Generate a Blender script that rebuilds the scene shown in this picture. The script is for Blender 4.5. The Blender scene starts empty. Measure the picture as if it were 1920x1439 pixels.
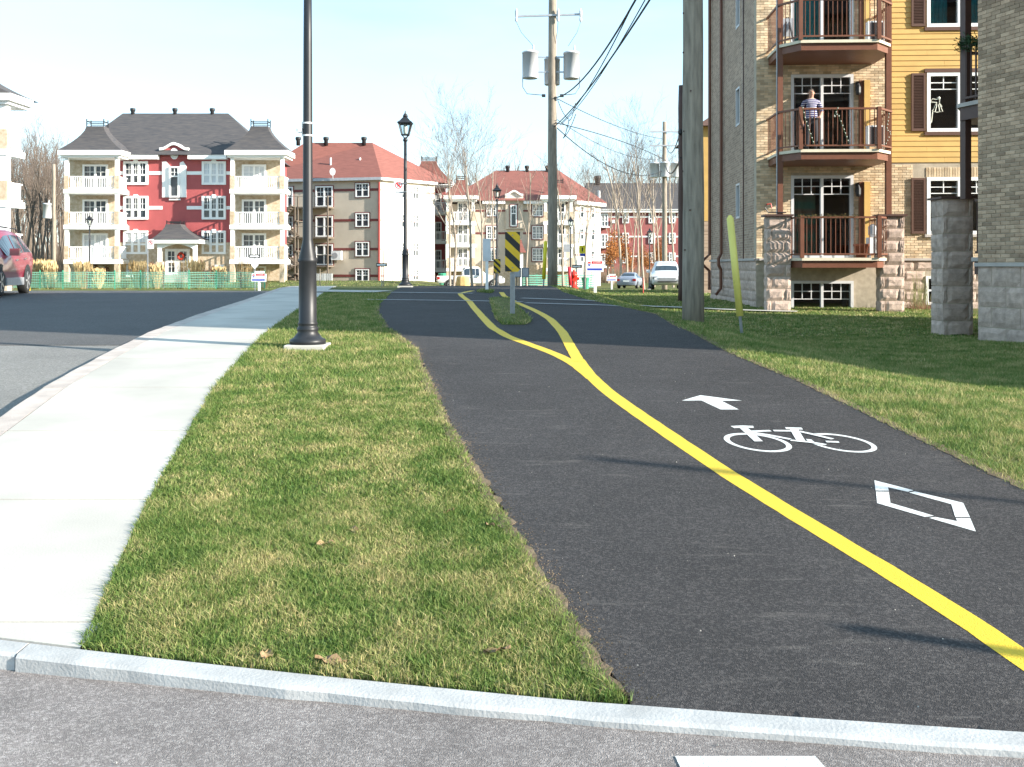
import bpy, bmesh, math, random
import numpy as np
from mathutils import Vector, Matrix
S = bpy.context.scene
COL = S.collection
rnd = random.Random(7)
# ------------------------------------------------------------------ camera
EYE, FPX, CX, HY = 1.40, 1866.0, 960.0, 500.0
cam = bpy.data.cameras.new('camera'); camo = bpy.data.objects.new('camera', cam); COL.objects.link(camo)
camo.location = (0, 0, EYE); camo.rotation_euler = (math.radians(90), 0, 0)
cam.sensor_width = 36; cam.lens = 36 * FPX / 1920; cam.shift_y = (HY - 719.5) / 1920
cam.clip_start = .05; cam.clip_end = 3000
S.camera = camo
# ------------------------------------------------------------------ light
SUN_EL = math.radians(21.0); SUN_H = Vector((.930, -.368)).normalized()
world = bpy.data.worlds.new('World'); S.world = world; world.use_nodes = True
wn = world.node_tree.nodes; wl = world.node_tree.links; wn.clear()
sky = wn.new('ShaderNodeTexSky'); sky.sky_type = 'NISHITA'; sky.sun_disc = False
sky.sun_elevation = SUN_EL; sky.sun_rotation = math.atan2(SUN_H.x, SUN_H.y)
sky.air_density = 1.0; sky.dust_density = .25; sky.ozone_density = 1.0
bg = wn.new('ShaderNodeBackground'); bg.inputs[1].default_value = .115
wo = wn.new('ShaderNodeOutputWorld')
tc = wn.new('ShaderNodeTexCoord'); mp = wn.new('ShaderNodeMapping'); mp.inputs['Scale'].default_value = (1.1, 1.1, 4.5)
nz = wn.new('ShaderNodeTexNoise'); nz.inputs['Scale'].default_value = 2.2; nz.inputs['Detail'].default_value = 6; nz.inputs['Roughness'].default_value = .55
rp = wn.new('ShaderNodeValToRGB'); rp.color_ramp.elements[0].position = .36; rp.color_ramp.elements[1].position = .74
rp.color_ramp.elements[0].color = (.22, .22, .22, 1); rp.color_ramp.elements[1].color = (.85, .85, .85, 1)
mx = wn.new('ShaderNodeMixRGB'); mx.inputs[2].default_value = (3.2, 4.9, 6.0, 1)
wl.new(tc.outputs['Generated'], mp.inputs[0]); wl.new(mp.outputs[0], nz.inputs['Vector']); wl.new(nz.outputs['Fac'], rp.inputs[0])
wl.new(rp.outputs[0], mx.inputs[0]); wl.new(sky.outputs[0], mx.inputs[1]); wl.new(mx.outputs[0], bg.inputs[0]); wl.new(bg.outputs[0], wo.inputs[0])
sun = bpy.data.lights.new('sun', 'SUN'); sun.energy = 4.8; sun.angle = math.radians(.5); sun.color = (1, .93, .82)
suno = bpy.data.objects.new('sun', sun); COL.objects.link(suno); suno.location = (60, -20, 40)
suno.rotation_euler = Vector((-SUN_H.x * math.cos(SUN_EL), -SUN_H.y * math.cos(SUN_EL), -math.sin(SUN_EL))).to_track_quat('-Z', 'Y').to_euler()
S.view_settings.view_transform = 'Standard'; S.view_settings.look = 'None'; S.view_settings.gamma = 1
S.view_settings.use_curve_mapping = False; S.view_settings.exposure = 1.42
S.render.engine = 'CYCLES'; S.cycles.use_denoising = True; S.cycles.max_bounces = 6; S.cycles.transparent_max_bounces = 16
# ------------------------------------------------------------------ helpers
WL = {}
def tag(o, label=None, cat=None, group=None, kind=None):
    if label: o['label'] = label
    if cat: o['category'] = cat
    if group: o['group'] = group
    if kind: o['kind'] = kind
    return o
def thing(name, label, cat, loc=(0, 0, 0), group=None):
    o = bpy.data.objects.new(name, None); COL.objects.link(o); o.location = loc; o.empty_display_size = .2
    WL[o.name] = Vector(loc); return tag(o, label, cat, group)
def wloc(o): return WL.get(o.name, Vector((0, 0, 0))) if o else Vector((0, 0, 0))
def piece(name, mesh, parent, loc=(0, 0, 0), rz=0, sc=None):
    o = bpy.data.objects.new(name, mesh); COL.objects.link(o); o.parent = parent
    o.location = Vector(loc) - wloc(parent); WL[o.name] = Vector(loc)
    if rz: o.rotation_euler = (0, 0, rz)
    if sc: o.scale = sc
    return o
class Fr:
    """a wall plane: o = point (x,y), u = direction along, n = outward normal"""
    def __init__(s, o, u, n=None):
        s.o = Vector(o); s.u = Vector(u).normalized()
        s.n = Vector(n).normalized() if n else Vector((s.u.y, -s.u.x))
    def __call__(s, p): return (s.o.x + s.u.x * p[0] + s.n.x * p[1], s.o.y + s.u.y * p[0] + s.n.y * p[1], p[2])
    def a(s, px, d=0):
        k = (px - CX) / FPX; q = s.o + s.n * d
        return (k * q.y - q.x) / (s.u.x - k * s.u.y)
    def z(s, py, a=0, d=0): return EYE + (HY - py) * (s.o.y + s.u.y * a + s.n.y * d) / FPX
    def ang(s): return math.atan2(s.u.y, s.u.x)
class MB:
    def __init__(s, T=None): s.v = []; s.f = []; s.mi = []; s.T = T; s.m = 0
    def add(s, pts):
        i = len(s.v); s.v += [s.T(p) for p in pts] if s.T else [tuple(p) for p in pts]; return i
    def face(s, idx): s.f.append(tuple(idx)); s.mi.append(s.m)
    def poly(s, pts): i = s.add(pts); s.face(range(i, i + len(pts)))
    def box(s, a0, a1, d0, d1, z0, z1):
        i = s.add([(a0, d0, z0), (a1, d0, z0), (a1, d1, z0), (a0, d1, z0), (a0, d0, z1), (a1, d0, z1), (a1, d1, z1), (a0, d1, z1)])
        for q in ((0, 3, 2, 1), (4, 5, 6, 7), (0, 1, 5, 4), (1, 2, 6, 5), (2, 3, 7, 6), (3, 0, 4, 7)): s.face([i + k for k in q])
        return s
    def bar(s, p0, p1, w, h=None):
        h = h or w; p0 = Vector(p0); p1 = Vector(p1); t = (p1 - p0).normalized()
        up = Vector((0, 0, 1)) if abs(t.z) < .95 else Vector((0, 1, 0))
        x = t.cross(up).normalized() * w / 2; y = t.cross(x).normalized() * h / 2
        i = s.add([p0 - x - y, p0 + x - y, p0 + x + y, p0 - x + y, p1 - x - y, p1 + x - y, p1 + x + y, p1 - x + y])
        for q in ((0, 3, 2, 1), (4, 5, 6, 7), (0, 1, 5, 4), (1, 2, 6, 5), (2, 3, 7, 6), (3, 0, 4, 7)): s.face([i + k for k in q])
        return s
    def tube(s, pts, r, n=6, caps=True):
        P = [Vector(p) for p in pts]; R = r if isinstance(r, (list, tuple)) else [r] * len(P); rings = []
        for k, p in enumerate(P):
            t = (P[min(k + 1, len(P) - 1)] - P[max(k - 1, 0)]).normalized()
            up = Vector((0, 0, 1)) if abs(t.z) < .9 else Vector((1, 0, 0))
            x = t.cross(up).normalized(); y = t.cross(x)
            rings.append(s.add([p + (x * math.cos(2 * math.pi * j / n) + y * math.sin(2 * math.pi * j / n)) * R[k] for j in range(n)]))
        for a, b in zip(rings, rings[1:]):
            for j in range(n): s.face((a + j, a + (j + 1) % n, b + (j + 1) % n, b + j))
        if caps: s.face(range(rings[0], rings[0] + n)); s.face(range(rings[-1], rings[-1] + n))
        return s
    def cyl(s, p0, p1, r, n=10): return s.tube([p0, p1], r, n)
    def lathe(s, prof, n=16, c=(0, 0), ph=0):
        rings = [s.add([(c[0] + r * math.cos(2 * math.pi * j / n + ph), c[1] + r * math.sin(2 * math.pi * j / n + ph), z) for j in range(n)]) for r, z in prof]
        for a, b in zip(rings, rings[1:]):
            for j in range(n): s.face((a + j, a + (j + 1) % n, b + (j + 1) % n, b + j))
        s.face(range(rings[0], rings[0] + n)); s.face(range(rings[-1], rings[-1] + n)); return s
    def prism(s, poly, d0, d1):
        """poly in (a,z), extruded along d"""
        n = len(poly); i = s.add([(a, d0, z) for a, z in poly]); j = s.add([(a, d1, z) for a, z in poly])
        s.face(range(i, i + n)); s.face(range(j, j + n))
        for k in range(n): s.face((i + k, i + (k + 1) % n, j + (k + 1) % n, j + k))
        return s
    def slab(s, poly, z0, z1):
        """poly in (a,d), extruded along z"""
        n = len(poly); i = s.add([(a, d, z0) for a, d in poly]); j = s.add([(a, d, z1) for a, d in poly])
        s.face(range(i, i + n)); s.face(range(j, j + n))
        for k in range(n): s.face((i + k, i + (k + 1) % n, j + (k + 1) % n, j + k))
        return s
    def mesh(s, name, mats, off=Vector((0, 0, 0)), smooth=False, fix=True):
        me = bpy.data.meshes.new(name)
        me.from_pydata([(p[0] - off.x, p[1] - off.y, p[2] - off.z) for p in s.v], [], s.f)
        for m in (mats if isinstance(mats, (list, tuple)) else [mats]): me.materials.append(m)
        me.polygons.foreach_set('material_index', s.mi)
        if smooth: me.polygons.foreach_set('use_smooth', [True] * len(s.f))
        if fix and len(s.f) < 30000:
            bm = bmesh.new(); bm.from_mesh(me); bmesh.ops.recalc_face_normals(bm, faces=bm.faces); bm.to_mesh(me); bm.free()
        me.update(); return me
    def build(s, name, mats, parent=None, smooth=False, label=None, bevel=0):
        base = wloc(parent)
        o = bpy.data.objects.new(name, s.mesh(name, mats, base, smooth)); COL.objects.link(o); o.parent = parent; WL[o.name] = base.copy()
        if label: o['label'] = label
        if bevel:
            b = o.modifiers.new('bevel', 'BEVEL'); b.width = bevel; b.segments = 2; b.limit_method = 'ANGLE'
        return o
def copy_tree(o, parent=None):
    c = o.copy(); COL.objects.link(c); c.parent = parent
    for ch in o.children: copy_tree(ch, c)
    return c
def place_copy(src, loc, rz=0, sc=1, label=None):
    c = copy_tree(src); c.location = loc; c.rotation_euler = (0, 0, rz); c.scale = (sc, sc, sc)
    if label: c['label'] = label
    return c
# ------------------------------------------------------------------ materials
def M(name, col, rough=.75, var=.12, vs=4.0, bump=0., bs=60., metal=0., spec=.4, island=0., obj=0., col2=None, detail=4, stretch=None):
    m = bpy.data.materials.new(name); m.use_nodes = True; nt = m.node_tree; N = nt.nodes; L = nt.links
    b = N['Principled BSDF']; b.inputs['Roughness'].default_value = rough; b.inputs['Metallic'].default_value = metal
    b.inputs['Specular IOR Level'].default_value = spec
    g = N.new('ShaderNodeNewGeometry'); src = g.outputs['Position']
    if stretch:
        mpn = N.new('ShaderNodeMapping'); mpn.inputs['Scale'].default_value = stretch; L.new(src, mpn.inputs[0]); src = mpn.outputs[0]
    nzn = N.new('ShaderNodeTexNoise'); nzn.inputs['Scale'].default_value = vs; nzn.inputs['Detail'].default_value = detail; L.new(src, nzn.inputs['Vector'])
    mixn = N.new('ShaderNodeMixRGB'); L.new(nzn.outputs['Fac'], mixn.inputs[0])
    rr = N.new('ShaderNodeMapRange'); rr.inputs[1].default_value = .3; rr.inputs[2].default_value = .7; L.new(nzn.outputs['Fac'], rr.inputs[0]); L.new(rr.outputs[0], mixn.inputs[0])
    c2 = col2 or tuple(min(1, c * (1 + var)) for c in col); c1 = col if col2 else tuple(c * (1 - var) for c in col)
    mixn.inputs[1].default_value = (*c1, 1); mixn.inputs[2].default_value = (*c2, 1); out = mixn.outputs[0]
    if island or obj:
        rv = g.outputs['Random Per Island']
        if obj: oi = N.new('ShaderNodeObjectInfo'); rv = oi.outputs['Random']
        hs = N.new('ShaderNodeHueSaturation'); mr = N.new('ShaderNodeMapRange'); k = island or obj
        mr.inputs[3].default_value = 1 - k; mr.inputs[4].default_value = 1 + k; L.new(rv, mr.inputs[0]); L.new(mr.outputs[0], hs.inputs['Value']); L.new(out, hs.inputs['Color']); out = hs.outputs[0]
    L.new(out, b.inputs['Base Color'])
    if bump:
        bn = N.new('ShaderNodeTexNoise'); bn.inputs['Scale'].default_value = bs; bn.inputs['Detail'].default_value = 3; L.new(g.outputs['Position'], bn.inputs['Vector'])
        bp = N.new('ShaderNodeBump'); bp.inputs['Strength'].default_value = bump; bp.inputs['Distance'].default_value = .01; L.new(bn.outputs['Fac'], bp.inputs['Height']); L.new(bp.outputs[0], b.inputs['Normal'])
    return m
def glassmat(name, tint=(.5, .55, .6), refl=.5):
    m = bpy.data.materials.new(name); m.use_nodes = True; N = m.node_tree.nodes; L = m.node_tree.links; N.clear()
    o = N.new('ShaderNodeOutputMaterial'); t = N.new('ShaderNodeBsdfTransparent'); t.inputs[0].default_value = (*tint, 1)
    gl = N.new('ShaderNodeBsdfGlossy'); gl.inputs['Roughness'].default_value = .02
    fr = N.new('ShaderNodeFresnel'); fr.inputs[0].default_value = 1.5; mm = N.new('ShaderNodeMath'); mm.operation = 'MULTIPLY_ADD'; mm.inputs[1].default_value = 1.0; mm.inputs[2].default_value = .02
    L.new(fr.outputs[0], mm.inputs[0]); mx = N.new('ShaderNodeMixShader'); L.new(mm.outputs[0], mx.inputs[0]); L.new(t.outputs[0], mx.inputs[1]); L.new(gl.outputs[0], mx.inputs[2]); L.new(mx.outputs[0], o.inputs[0])
    return m
def brickmat(name, u, c1, c2, mortar, bw=.203, bh=.0677, rough=.85, msize=.012, bump=.4, off=.5):
    """courses laid along horizontal direction u"""
    m = bpy.data.materials.new(name); m.use_nodes = True; nt = m.node_tree; N = nt.nodes; L = nt.links; b = N['Principled BSDF']; b.inputs['Roughness'].default_value = rough
    b.inputs['Specular IOR Level'].default_value = .2
    g = N.new('ShaderNodeNewGeometry'); d = N.new('ShaderNodeVectorMath'); d.operation = 'DOT_PRODUCT'; d.inputs[1].default_value = (u[0], u[1], 0); L.new(g.outputs['Position'], d.inputs[0])
    sp = N.new('ShaderNodeSeparateXYZ'); L.new(g.outputs['Position'], sp.inputs[0]); cb = N.new('ShaderNodeCombineXYZ'); L.new(d.outputs['Value'], cb.inputs[0]); L.new(sp.outputs[2], cb.inputs[1])
    t = N.new('ShaderNodeTexBrick'); t.offset = off; t.inputs['Color1'].default_value = (*c1, 1); t.inputs['Color2'].default_value = (*c2, 1); t.inputs['Mortar'].default_value = (*mortar, 1)
    t.inputs['Scale'].default_value = 1; t.inputs['Mortar Size'].default_value = msize / 2; t.inputs['Brick Width'].default_value = bw; t.inputs['Row Height'].default_value = bh; t.inputs['Bias'].default_value = -.1
    L.new(cb.outputs[0], t.inputs['Vector'])
    nzn = N.new('ShaderNodeTexNoise'); nzn.inputs['Scale'].default_value = 1.3; L.new(g.outputs['Position'], nzn.inputs['Vector'])
    hs = N.new('ShaderNodeHueSaturation'); mr = N.new('ShaderNodeMapRange'); mr.inputs[3].default_value = .8; mr.inputs[4].default_value = 1.2; L.new(nzn.outputs['Fac'], mr.inputs[0]); L.new(mr.outputs[0], hs.inputs['Value']); L.new(t.outputs['Color'], hs.inputs['Color']); L.new(hs.outputs[0], b.inputs['Base Color'])
    bp = N.new('ShaderNodeBump'); bp.invert = True; bp.inputs['Strength'].default_value = bump; bp.inputs['Distance'].default_value = .01; L.new(t.outputs['Fac'], bp.inputs['Height']); L.new(bp.outputs[0], b.inputs['Normal'])
    return m
mt = {}
def asphalt(name, col, agg, sc, patch=.25):
    m = M(name, col, .85, .0, 1, .9, 220, spec=.25); nt = m.node_tree; N = nt.nodes; L = nt.links; b = N['Principled BSDF']; old = b.inputs['Base Color'].links[0].from_socket
    g = N.new('ShaderNodeNewGeometry'); v = N.new('ShaderNodeTexVoronoi'); v.inputs['Scale'].default_value = sc; L.new(g.outputs['Position'], v.inputs['Vector'])
    sp = N.new('ShaderNodeSeparateColor'); L.new(v.outputs['Color'], sp.inputs[0]); pw = N.new('ShaderNodeMath'); pw.operation = 'POWER'; pw.inputs[1].default_value = 2.2; L.new(sp.outputs[0], pw.inputs[0])
    mx = N.new('ShaderNodeMixRGB'); mx.inputs[2].default_value = (*agg, 1); L.new(pw.outputs[0], mx.inputs[0]); L.new(old, mx.inputs[1])
    n1 = N.new('ShaderNodeTexNoise'); n1.inputs['Scale'].default_value = .9; n1.inputs['Detail'].default_value = 7; n1.inputs['Roughness'].default_value = .7; L.new(g.outputs['Position'], n1.inputs['Vector'])
    mr = N.new('ShaderNodeMapRange'); mr.inputs[1].default_value = .3; mr.inputs[2].default_value = .7; mr.inputs[3].default_value = 1 - patch; mr.inputs[4].default_value = 1 + patch; L.new(n1.outputs['Fac'], mr.inputs[0])
    hs = N.new('ShaderNodeHueSaturation'); L.new(mr.outputs[0], hs.inputs['Value']); L.new(mx.outputs[0], hs.inputs['Color']); out = hs.outputs[0]
    ms = N.new('ShaderNodeMapping'); ms.inputs['Scale'].default_value = (1.3, 7, 1); ms.inputs['Rotation'].default_value = (0, 0, .25); L.new(g.outputs['Position'], ms.inputs[0])
    n2 = N.new('ShaderNodeTexNoise'); n2.inputs['Scale'].default_value = 1.6; n2.inputs['Detail'].default_value = 8; n2.inputs['Roughness'].default_value = .75; L.new(ms.outputs[0], n2.inputs['Vector'])
    r2 = N.new('ShaderNodeValToRGB'); r2.color_ramp.elements[0].position = .57; r2.color_ramp.elements[1].position = .78; L.new(n2.outputs['Fac'], r2.inputs[0])
    m2 = N.new('ShaderNodeMixRGB'); m2.inputs[2].default_value = (.34, .31, .28, 1); mm = N.new('ShaderNodeMath'); mm.operation = 'MULTIPLY'; mm.inputs[1].default_value = patch * 1.4; L.new(r2.outputs[0], mm.inputs[0]); L.new(mm.outputs[0], m2.inputs[0]); L.new(out, m2.inputs[1])
    L.new(m2.outputs[0], b.inputs['Base Color']); return m
mt['asphalt'] = asphalt('path_asphalt', (.034, .032, .033), (.085, .078, .076), 115, .2)
mt['street'] = asphalt('street_asphalt', (.18, .16, .153), (.33, .30, .285), 130, .42)
mt['road'] = asphalt('road_asphalt', (.19, .182, .17), (.31, .3, .28), 90, .1)
mt['darkroad'] = asphalt('dark_asphalt', (.085, .083, .083), (.15, .145, .142), 90, .1)
mt['concrete'] = M('sidewalk_concrete', (.46, .435, .39), .85, .16, 1.1, .12, 90, spec=.2)
mt['kerb'] = M('kerb_concrete', (.40, .40, .395), .85, .16, 7, .25, 90, spec=.2, detail=8)
mt['kerbpink'] = M('kerb_concrete_warm', (.46, .40, .36), .85, .18, 5, .6, 70, spec=.2)
mt['soil'] = M('lawn_soil', (.085, .11, .035), .95, .35, 1.1, .8, 60, spec=.1, col2=(.14, .13, .055))
mt['yellow'] = M('yellow_paint', (.60, .40, .035), .65, .06, 55, .5, 150, col2=(.78, .54, .04), detail=7)
mt['white'] = M('white_road_paint', (.52, .52, .50), .65, .05, 60, .5, 150, col2=(.80, .80, .78), detail=7)
mt['dirt'] = M('edge_dirt', (.16, .12, .08), .95, .3, 12, .7, 80, spec=.1)
mt['leaf'] = M('dry_leaf', (.26, .17, .09), .8, .35, 20, obj=.3)
# ------------------------------------------------------------------ terrain
def ip(x, tab):
    return float(np.interp(x, [t[0] for t in tab], [t[1] for t in tab]))
ZP = [(-80, 0), (2.75, 0), (3.07, .02), (5, .158), (8.5, .42), (10, .515), (12, .61), (15, .67), (20, .72), (27, .82), (31, .79), (38, .6), (47, .37), (59, .02), (66, -.2), (80, -.45), (93, -.62), (115, -.6), (150, -.3), (220, .3), (700, 2)]
DIP = [(3, 0), (6, .04), (9, .20), (11, .33), (13, .42), (17, .56), (26, .48), (35, .4), (45, .25), (60, 0)]
LB = [(50, 0), (60, .05), (66, .1), (75, .7), (92, .68), (140, .3), (200, 0)]
SWR = [(3.3, -1.48), (5.12, -1.89), (8.2, -2.46), (11.5, -2.9), (22, -4.25), (30, -5.3), (40, -7), (60, -10)]
PL = [(2.9, .43), (3.13, .37), (4.5, .065), (6.89, -.42), (9, -.78), (10.5, -1.01), (12.5, -1.55), (15.5, -2.08), (18, -2.4), (24, -2.9), (28, -3.1), (36, -2.6), (45, -1.2)]
PR = [(2.5, 3.05), (5.39, 2.78), (6.66, 2.64), (8.45, 2.45), (10, 2.22), (13, 2.12), (15, 2.2), (17.5, 1.9), (20, 1.55), (24, 1.25), (28, 1.2), (36, 1.2), (45, 2.2)]
SW_W = 1.22; KERB_W = .19
def sst(x, a, b):
    t = min(1, max(0, (x - a) / (b - a))); return t * t * (3 - 2 * t)
def ground(x, y):
    z = ip(y, ZP)
    if x > 1: z -= ip(y, DIP) * sst(x, ip(y, PR) + .1, ip(y, PR) + 2.4)
    if x < -3: z += ip(y, LB) * min(1, (-x - 3) / 6)
    return z
def at(px, D):
    x = (px - CX) / FPX * D; return Vector((x, D, ground(x, D)))
def G(px, py, lift=0.):
    """where the view ray through a photo pixel meets the terrain"""
    k = (py - HY) / FPX; lo = 1.5; f = lambda D: ground((px - CX) / FPX * D, D) + lift - (EYE - k * D)
    D = lo; step = .25
    while f(D) < 0 and D < 400: D += step
    a, b = D - step, D
    for _ in range(30):
        m_ = (a + b) / 2
        if f(m_) < 0: a = m_
        else: b = m_
    x = (px - CX) / FPX * b; return Vector((x, b, ground(x, b) + lift))
KERBLINE = [(-12, 7.0), (-6, 4.75), (-3, 3.90), (-1.82, 3.54), (-.62, 3.236), (.39, 3.025), (1.475, 2.866), (3.2, 2.70), (6, 2.6), (14, 2.6), (40, 4)]   # far edge of front kerb (x,y)
_kc = np.polyfit([-1.84, -.645, .399, 1.515], [3.58, 3.335, 3.10, 2.945], 2)
KERBLINE = [(-12, 7.0), (-6, 4.9)] + [(float(q), float(np.polyval(_kc, q))) for q in np.arange(-2.6, 3.01, .2)] + [(5, 2.86), (14, 2.86), (40, 4)]
def ky(x): return ip(x, KERBLINE)
def zone(x, y):
    """0 lawn, 1 hard surface"""
    if y < ky(x): return 1
    if y < 45 and ip(y, PL) < x < ip(y, PR): return 2
    if y < 60 and x < ip(y, SWR): return 3 if x > ip(y, SWR) - SW_W - KERB_W else 4
    return 0
xs = np.unique(np.round(np.concatenate([np.arange(-400, -60, 20), np.arange(-60, -12, 3), np.arange(-12, -6, .5), np.arange(-6, 5, .15), np.arange(5, 12, .5), np.arange(12, 60, 3), np.arange(60, 401, 20)]), 3))
ys = np.unique(np.round(np.concatenate([np.arange(-40, 0, 4), np.arange(0, 2, .5), np.arange(2, 12, .15), np.arange(12, 30, .3), np.arange(30, 50, .75), np.arange(50, 120, 2.5), np.arange(120, 701, 20)]), 3))
V = []
for y in ys:
    for x in xs:
        z = ground(x, y); k = zone(x, y)
        z -= {0: .004, 1: .12, 2: .025, 3: .03, 4: .35}[k]
        V.append((x, y, z))
nx = len(xs); F = [(j * nx + i, j * nx + i + 1, (j + 1) * nx + i + 1, (j + 1) * nx + i) for j in range(len(ys) - 1) for i in range(nx - 1)]
me = bpy.data.meshes.new('ground'); me.from_pydata(V, [], F); me.materials.append(mt['soil']); me.polygons.foreach_set('use_smooth', [True] * len(F)); me.update()
go = bpy.data.objects.new('ground', me); COL.objects.link(go); tag(go, kind='structure')
def ribbon(name, left, right, y0, y1, dy, mat, lift, nxs=8, skirt=.12, zf=ground, jit=0):
    """surface between two x(y) curves, following the terrain, with skirts"""
    n = int((y1 - y0) / dy) + 1; V = []; F = []; r = random.Random(3)
    for j in range(n + 1):
        y = y0 + (y1 - y0) * j / n; a = left(y) + r.uniform(-jit, jit); b = right(y) + r.uniform(-jit, jit)
        row = [(a, y, zf(a, y) + lift - skirt)] + [(a + (b - a) * i / nxs, y, zf(a + (b - a) * i / nxs, y) + lift) for i in range(nxs + 1)] + [(b, y, zf(b, y) + lift - skirt)]
        V += row
    w = nxs + 3
    F = [(j * w + i, j * w + i + 1, (j + 1) * w + i + 1, (j + 1) * w + i) for j in range(n) for i in range(w - 1)]
    F += [tuple(range(w)), tuple(range(n * w, n * w + w))]
    me = bpy.data.meshes.new(name); me.from_pydata(V, [], F); me.materials.append(mat); me.update()
    return me
def surf(name, *a, **k):
    o = bpy.data.objects.new(name, ribbon(name, *a, **k)); COL.objects.link(o); return tag(o, kind='structure')
# street in front: flat sheet
m = MB()
st = [(x, y) for x, y in KERBLINE]
m.v = [(x, y - .09, 0) for x, y in st] + [(x, -30, 0) for x, y in st]; n = len(st)
for i in range(n - 1): m.face((i, i + 1, n + i + 1, n + i))
tag(m.build('street', mt['street']), kind='structure')
# front kerb, cast in lengths
kb = thing('front_kerb', None, None); tag(kb, kind='structure'); KX = [-6, -1.72, 3.9, 9, 14]
for a, b in zip(KX, KX[1:]):
    m = MB(); pts = []
    r_ = random.Random(int(a * 10) + 99)
    nn = 40
    for i in range(nn + 1):
        x = a + .004 + (b - a - .008) * i / nn; y = ky(x); e = r_.uniform(-.006, .006)
        z = max(.026, ground(x, ky(x) + .02) + .002) if x < .3 else .030
        m.add([(x, y + .01, -.1), (x, y, z - .008), (x, y - .012, z), (x, y - .098 + e, z - .002), (x, y - .112 + e, z - .012), (x, y - .118 + e, -.1)])
    for i in range(nn):
        for k in range(5): m.face((i * 6 + k, i * 6 + k + 1, i * 6 + 7 + k, i * 6 + 6 + k))
    m.face(range(6)); m.face(range(nn * 6, nn * 6 + 6))
    m.build('kerb_stone', mt['kerb'], kb)
# bike path
surf('bike_path', lambda y: ip(y, PL), lambda y: ip(y, PR), 2.72, 44, .09, mt['asphalt'], .006, 26, .12, zf=lambda x, y: max(.016, ground(x, y)) if y > ky(x) - .055 else -.022, jit=.014)
for fa_, fb_, y0_ in ((lambda y: ip(y, PL) - .07, lambda y: ip(y, PL) + .006, 3.2), (lambda y: ip(y, PR) - .018, lambda y: ip(y, PR) + .06, 2.78)):
    surf('edge_dirt', fa_, fb_, y0_, 17, .05, mt['dirt'], .009, 2, .05, jit=.02)
# left road: darker asphalt far, lighter asphalt near
rl = lambda y: ip(y, SWR) - SW_W - KERB_W - .02
zr = lambda x, y: ground(x, y) - .15
SEAM = lambda x: 11.6 + .05 * (-x)
surf('near_road', lambda y: -60, rl, -2, 12.2, .4, mt['road'], 0, 24, .2, zf=zr)
surf('road', lambda y: -70, lambda y: rl(y), 11.9, 62, .5, mt['darkroad'], .006, 24, .2, zf=zr)
# sidewalk: bed + slabs, kerb lengths
sw = surf('sidewalk', lambda y: ip(y, SWR) - SW_W + .004, lambda y: ip(y, SWR) - .004, 3.74, 58, .5, mt['dirt'], -.022, 4, .1, zf=lambda x, y: ground(x, max(y, 3.4)))
y = 3.72; nb = 0
while y < 42:
    Ls = 1.5 if y < 26 else 3.0
    o = piece('sidewalk_slab', ribbon('sidewalk_slab', lambda q: ip(q, SWR) - SW_W, lambda q: ip(q, SWR), y + .008, y + Ls - .008, .25, mt['concrete'], .004, 3, .09), sw)
    o = piece('kerb_stone', ribbon('kerb_stone', lambda q: ip(q, SWR) - SW_W - KERB_W, lambda q: ip(q, SWR) - SW_W - .012, y + .006, y + Ls - .006, .25, mt['kerbpink'], .0, 2, .3, jit=.006), sw)
    y += Ls
m = MB(); nq = 16
for i in range(nq + 1):
    x = -2.5 + (ip(3.5, SWR) + 2.5) * i / nq; y0 = ky(x) + .004; y1 = max(3.716, y0 + .05); m.add([(x, y0, -.05), (x, y0, max(.032, ground(x, y0) + .004)), (x, y1, ground(x, y1) + .004), (x, y1, -.05)])
for i in range(nq):
    for k in range(3): m.face((i * 4 + k, i * 4 + k + 1, i * 4 + 5 + k, i * 4 + 4 + k))
m.build('sidewalk_slab', mt['concrete'], sw)
# ------------------------------------------------------------------ road markings
def stroke(pts, w, lift, px=True, step=.12):
    """flat painted band along photo-traced points on the path surface"""
    P = [G(*p) for p in pts] if px else [Vector((p[0], p[1], 0)) for p in pts]
    Q = [P[0]]
    for a, b in zip(P, P[1:]):
        n = max(1, int((b - a).length / step)); Q += [a.lerp(b, (i + 1) / n) for i in range(n)]
    for _ in range(4 if len(Q) > 8 else 0): Q = [Q[0]] + [(Q[i - 1] + Q[i] * 2 + Q[i + 1]) / 4 for i in range(1, len(Q) - 1)] + [Q[-1]]
    m = MB(); r = random.Random(5)
    for i, p in enumerate(Q):
        t = (Q[min(i + 1, len(Q) - 1)] - Q[max(i - 1, 0)]); t.z = 0; t.normalize(); nrm = Vector((-t.y, t.x, 0)) * w / 2
        for sgn in (-1, -.33, .33, 1):
            e = p + nrm * sgn * (1 + r.uniform(-.04, .04)); m.add([(e.x, e.y, ground(e.x, e.y) + .006 + lift)])
    for i in range(len(Q) - 1):
        for k in range(3): m.face((i * 4 + k, i * 4 + k + 1, i * 4 + 5 + k, i * 4 + 4 + k))
    return m
def flat(pts, lift):
    m = MB(); P = [G(*p) for p in pts]; m.poly([(p.x, p.y, ground(p.x, p.y) + .006 + lift) for p in P]); return m
yl = thing('lane_line', None, None); tag(yl, kind='structure')
stroke([(2080, 1352), (1920, 1240), (1800, 1157), (1650, 1065), (1500, 975), (1350, 882), (1200, 780), (1140, 737), (1105, 705), (1085, 676)], .115, .0015).build('centre_line', mt['yellow'], yl)
stroke([(1112, 712), (1075, 682), (1040, 665), (1000, 650), (950, 632), (925, 617), (903, 594), (888, 577), (880, 566), (866, 556), (862, 551), (886, 546)], .115, .0025).build('branch_line', mt['yellow'], yl)
stroke([(1085, 680), (1075, 661), (1055, 625), (1032, 600), (1000, 582), (972, 570), (945, 556), (940, 549)], .115, .0035).build('branch_line', mt['yellow'], yl)
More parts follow.
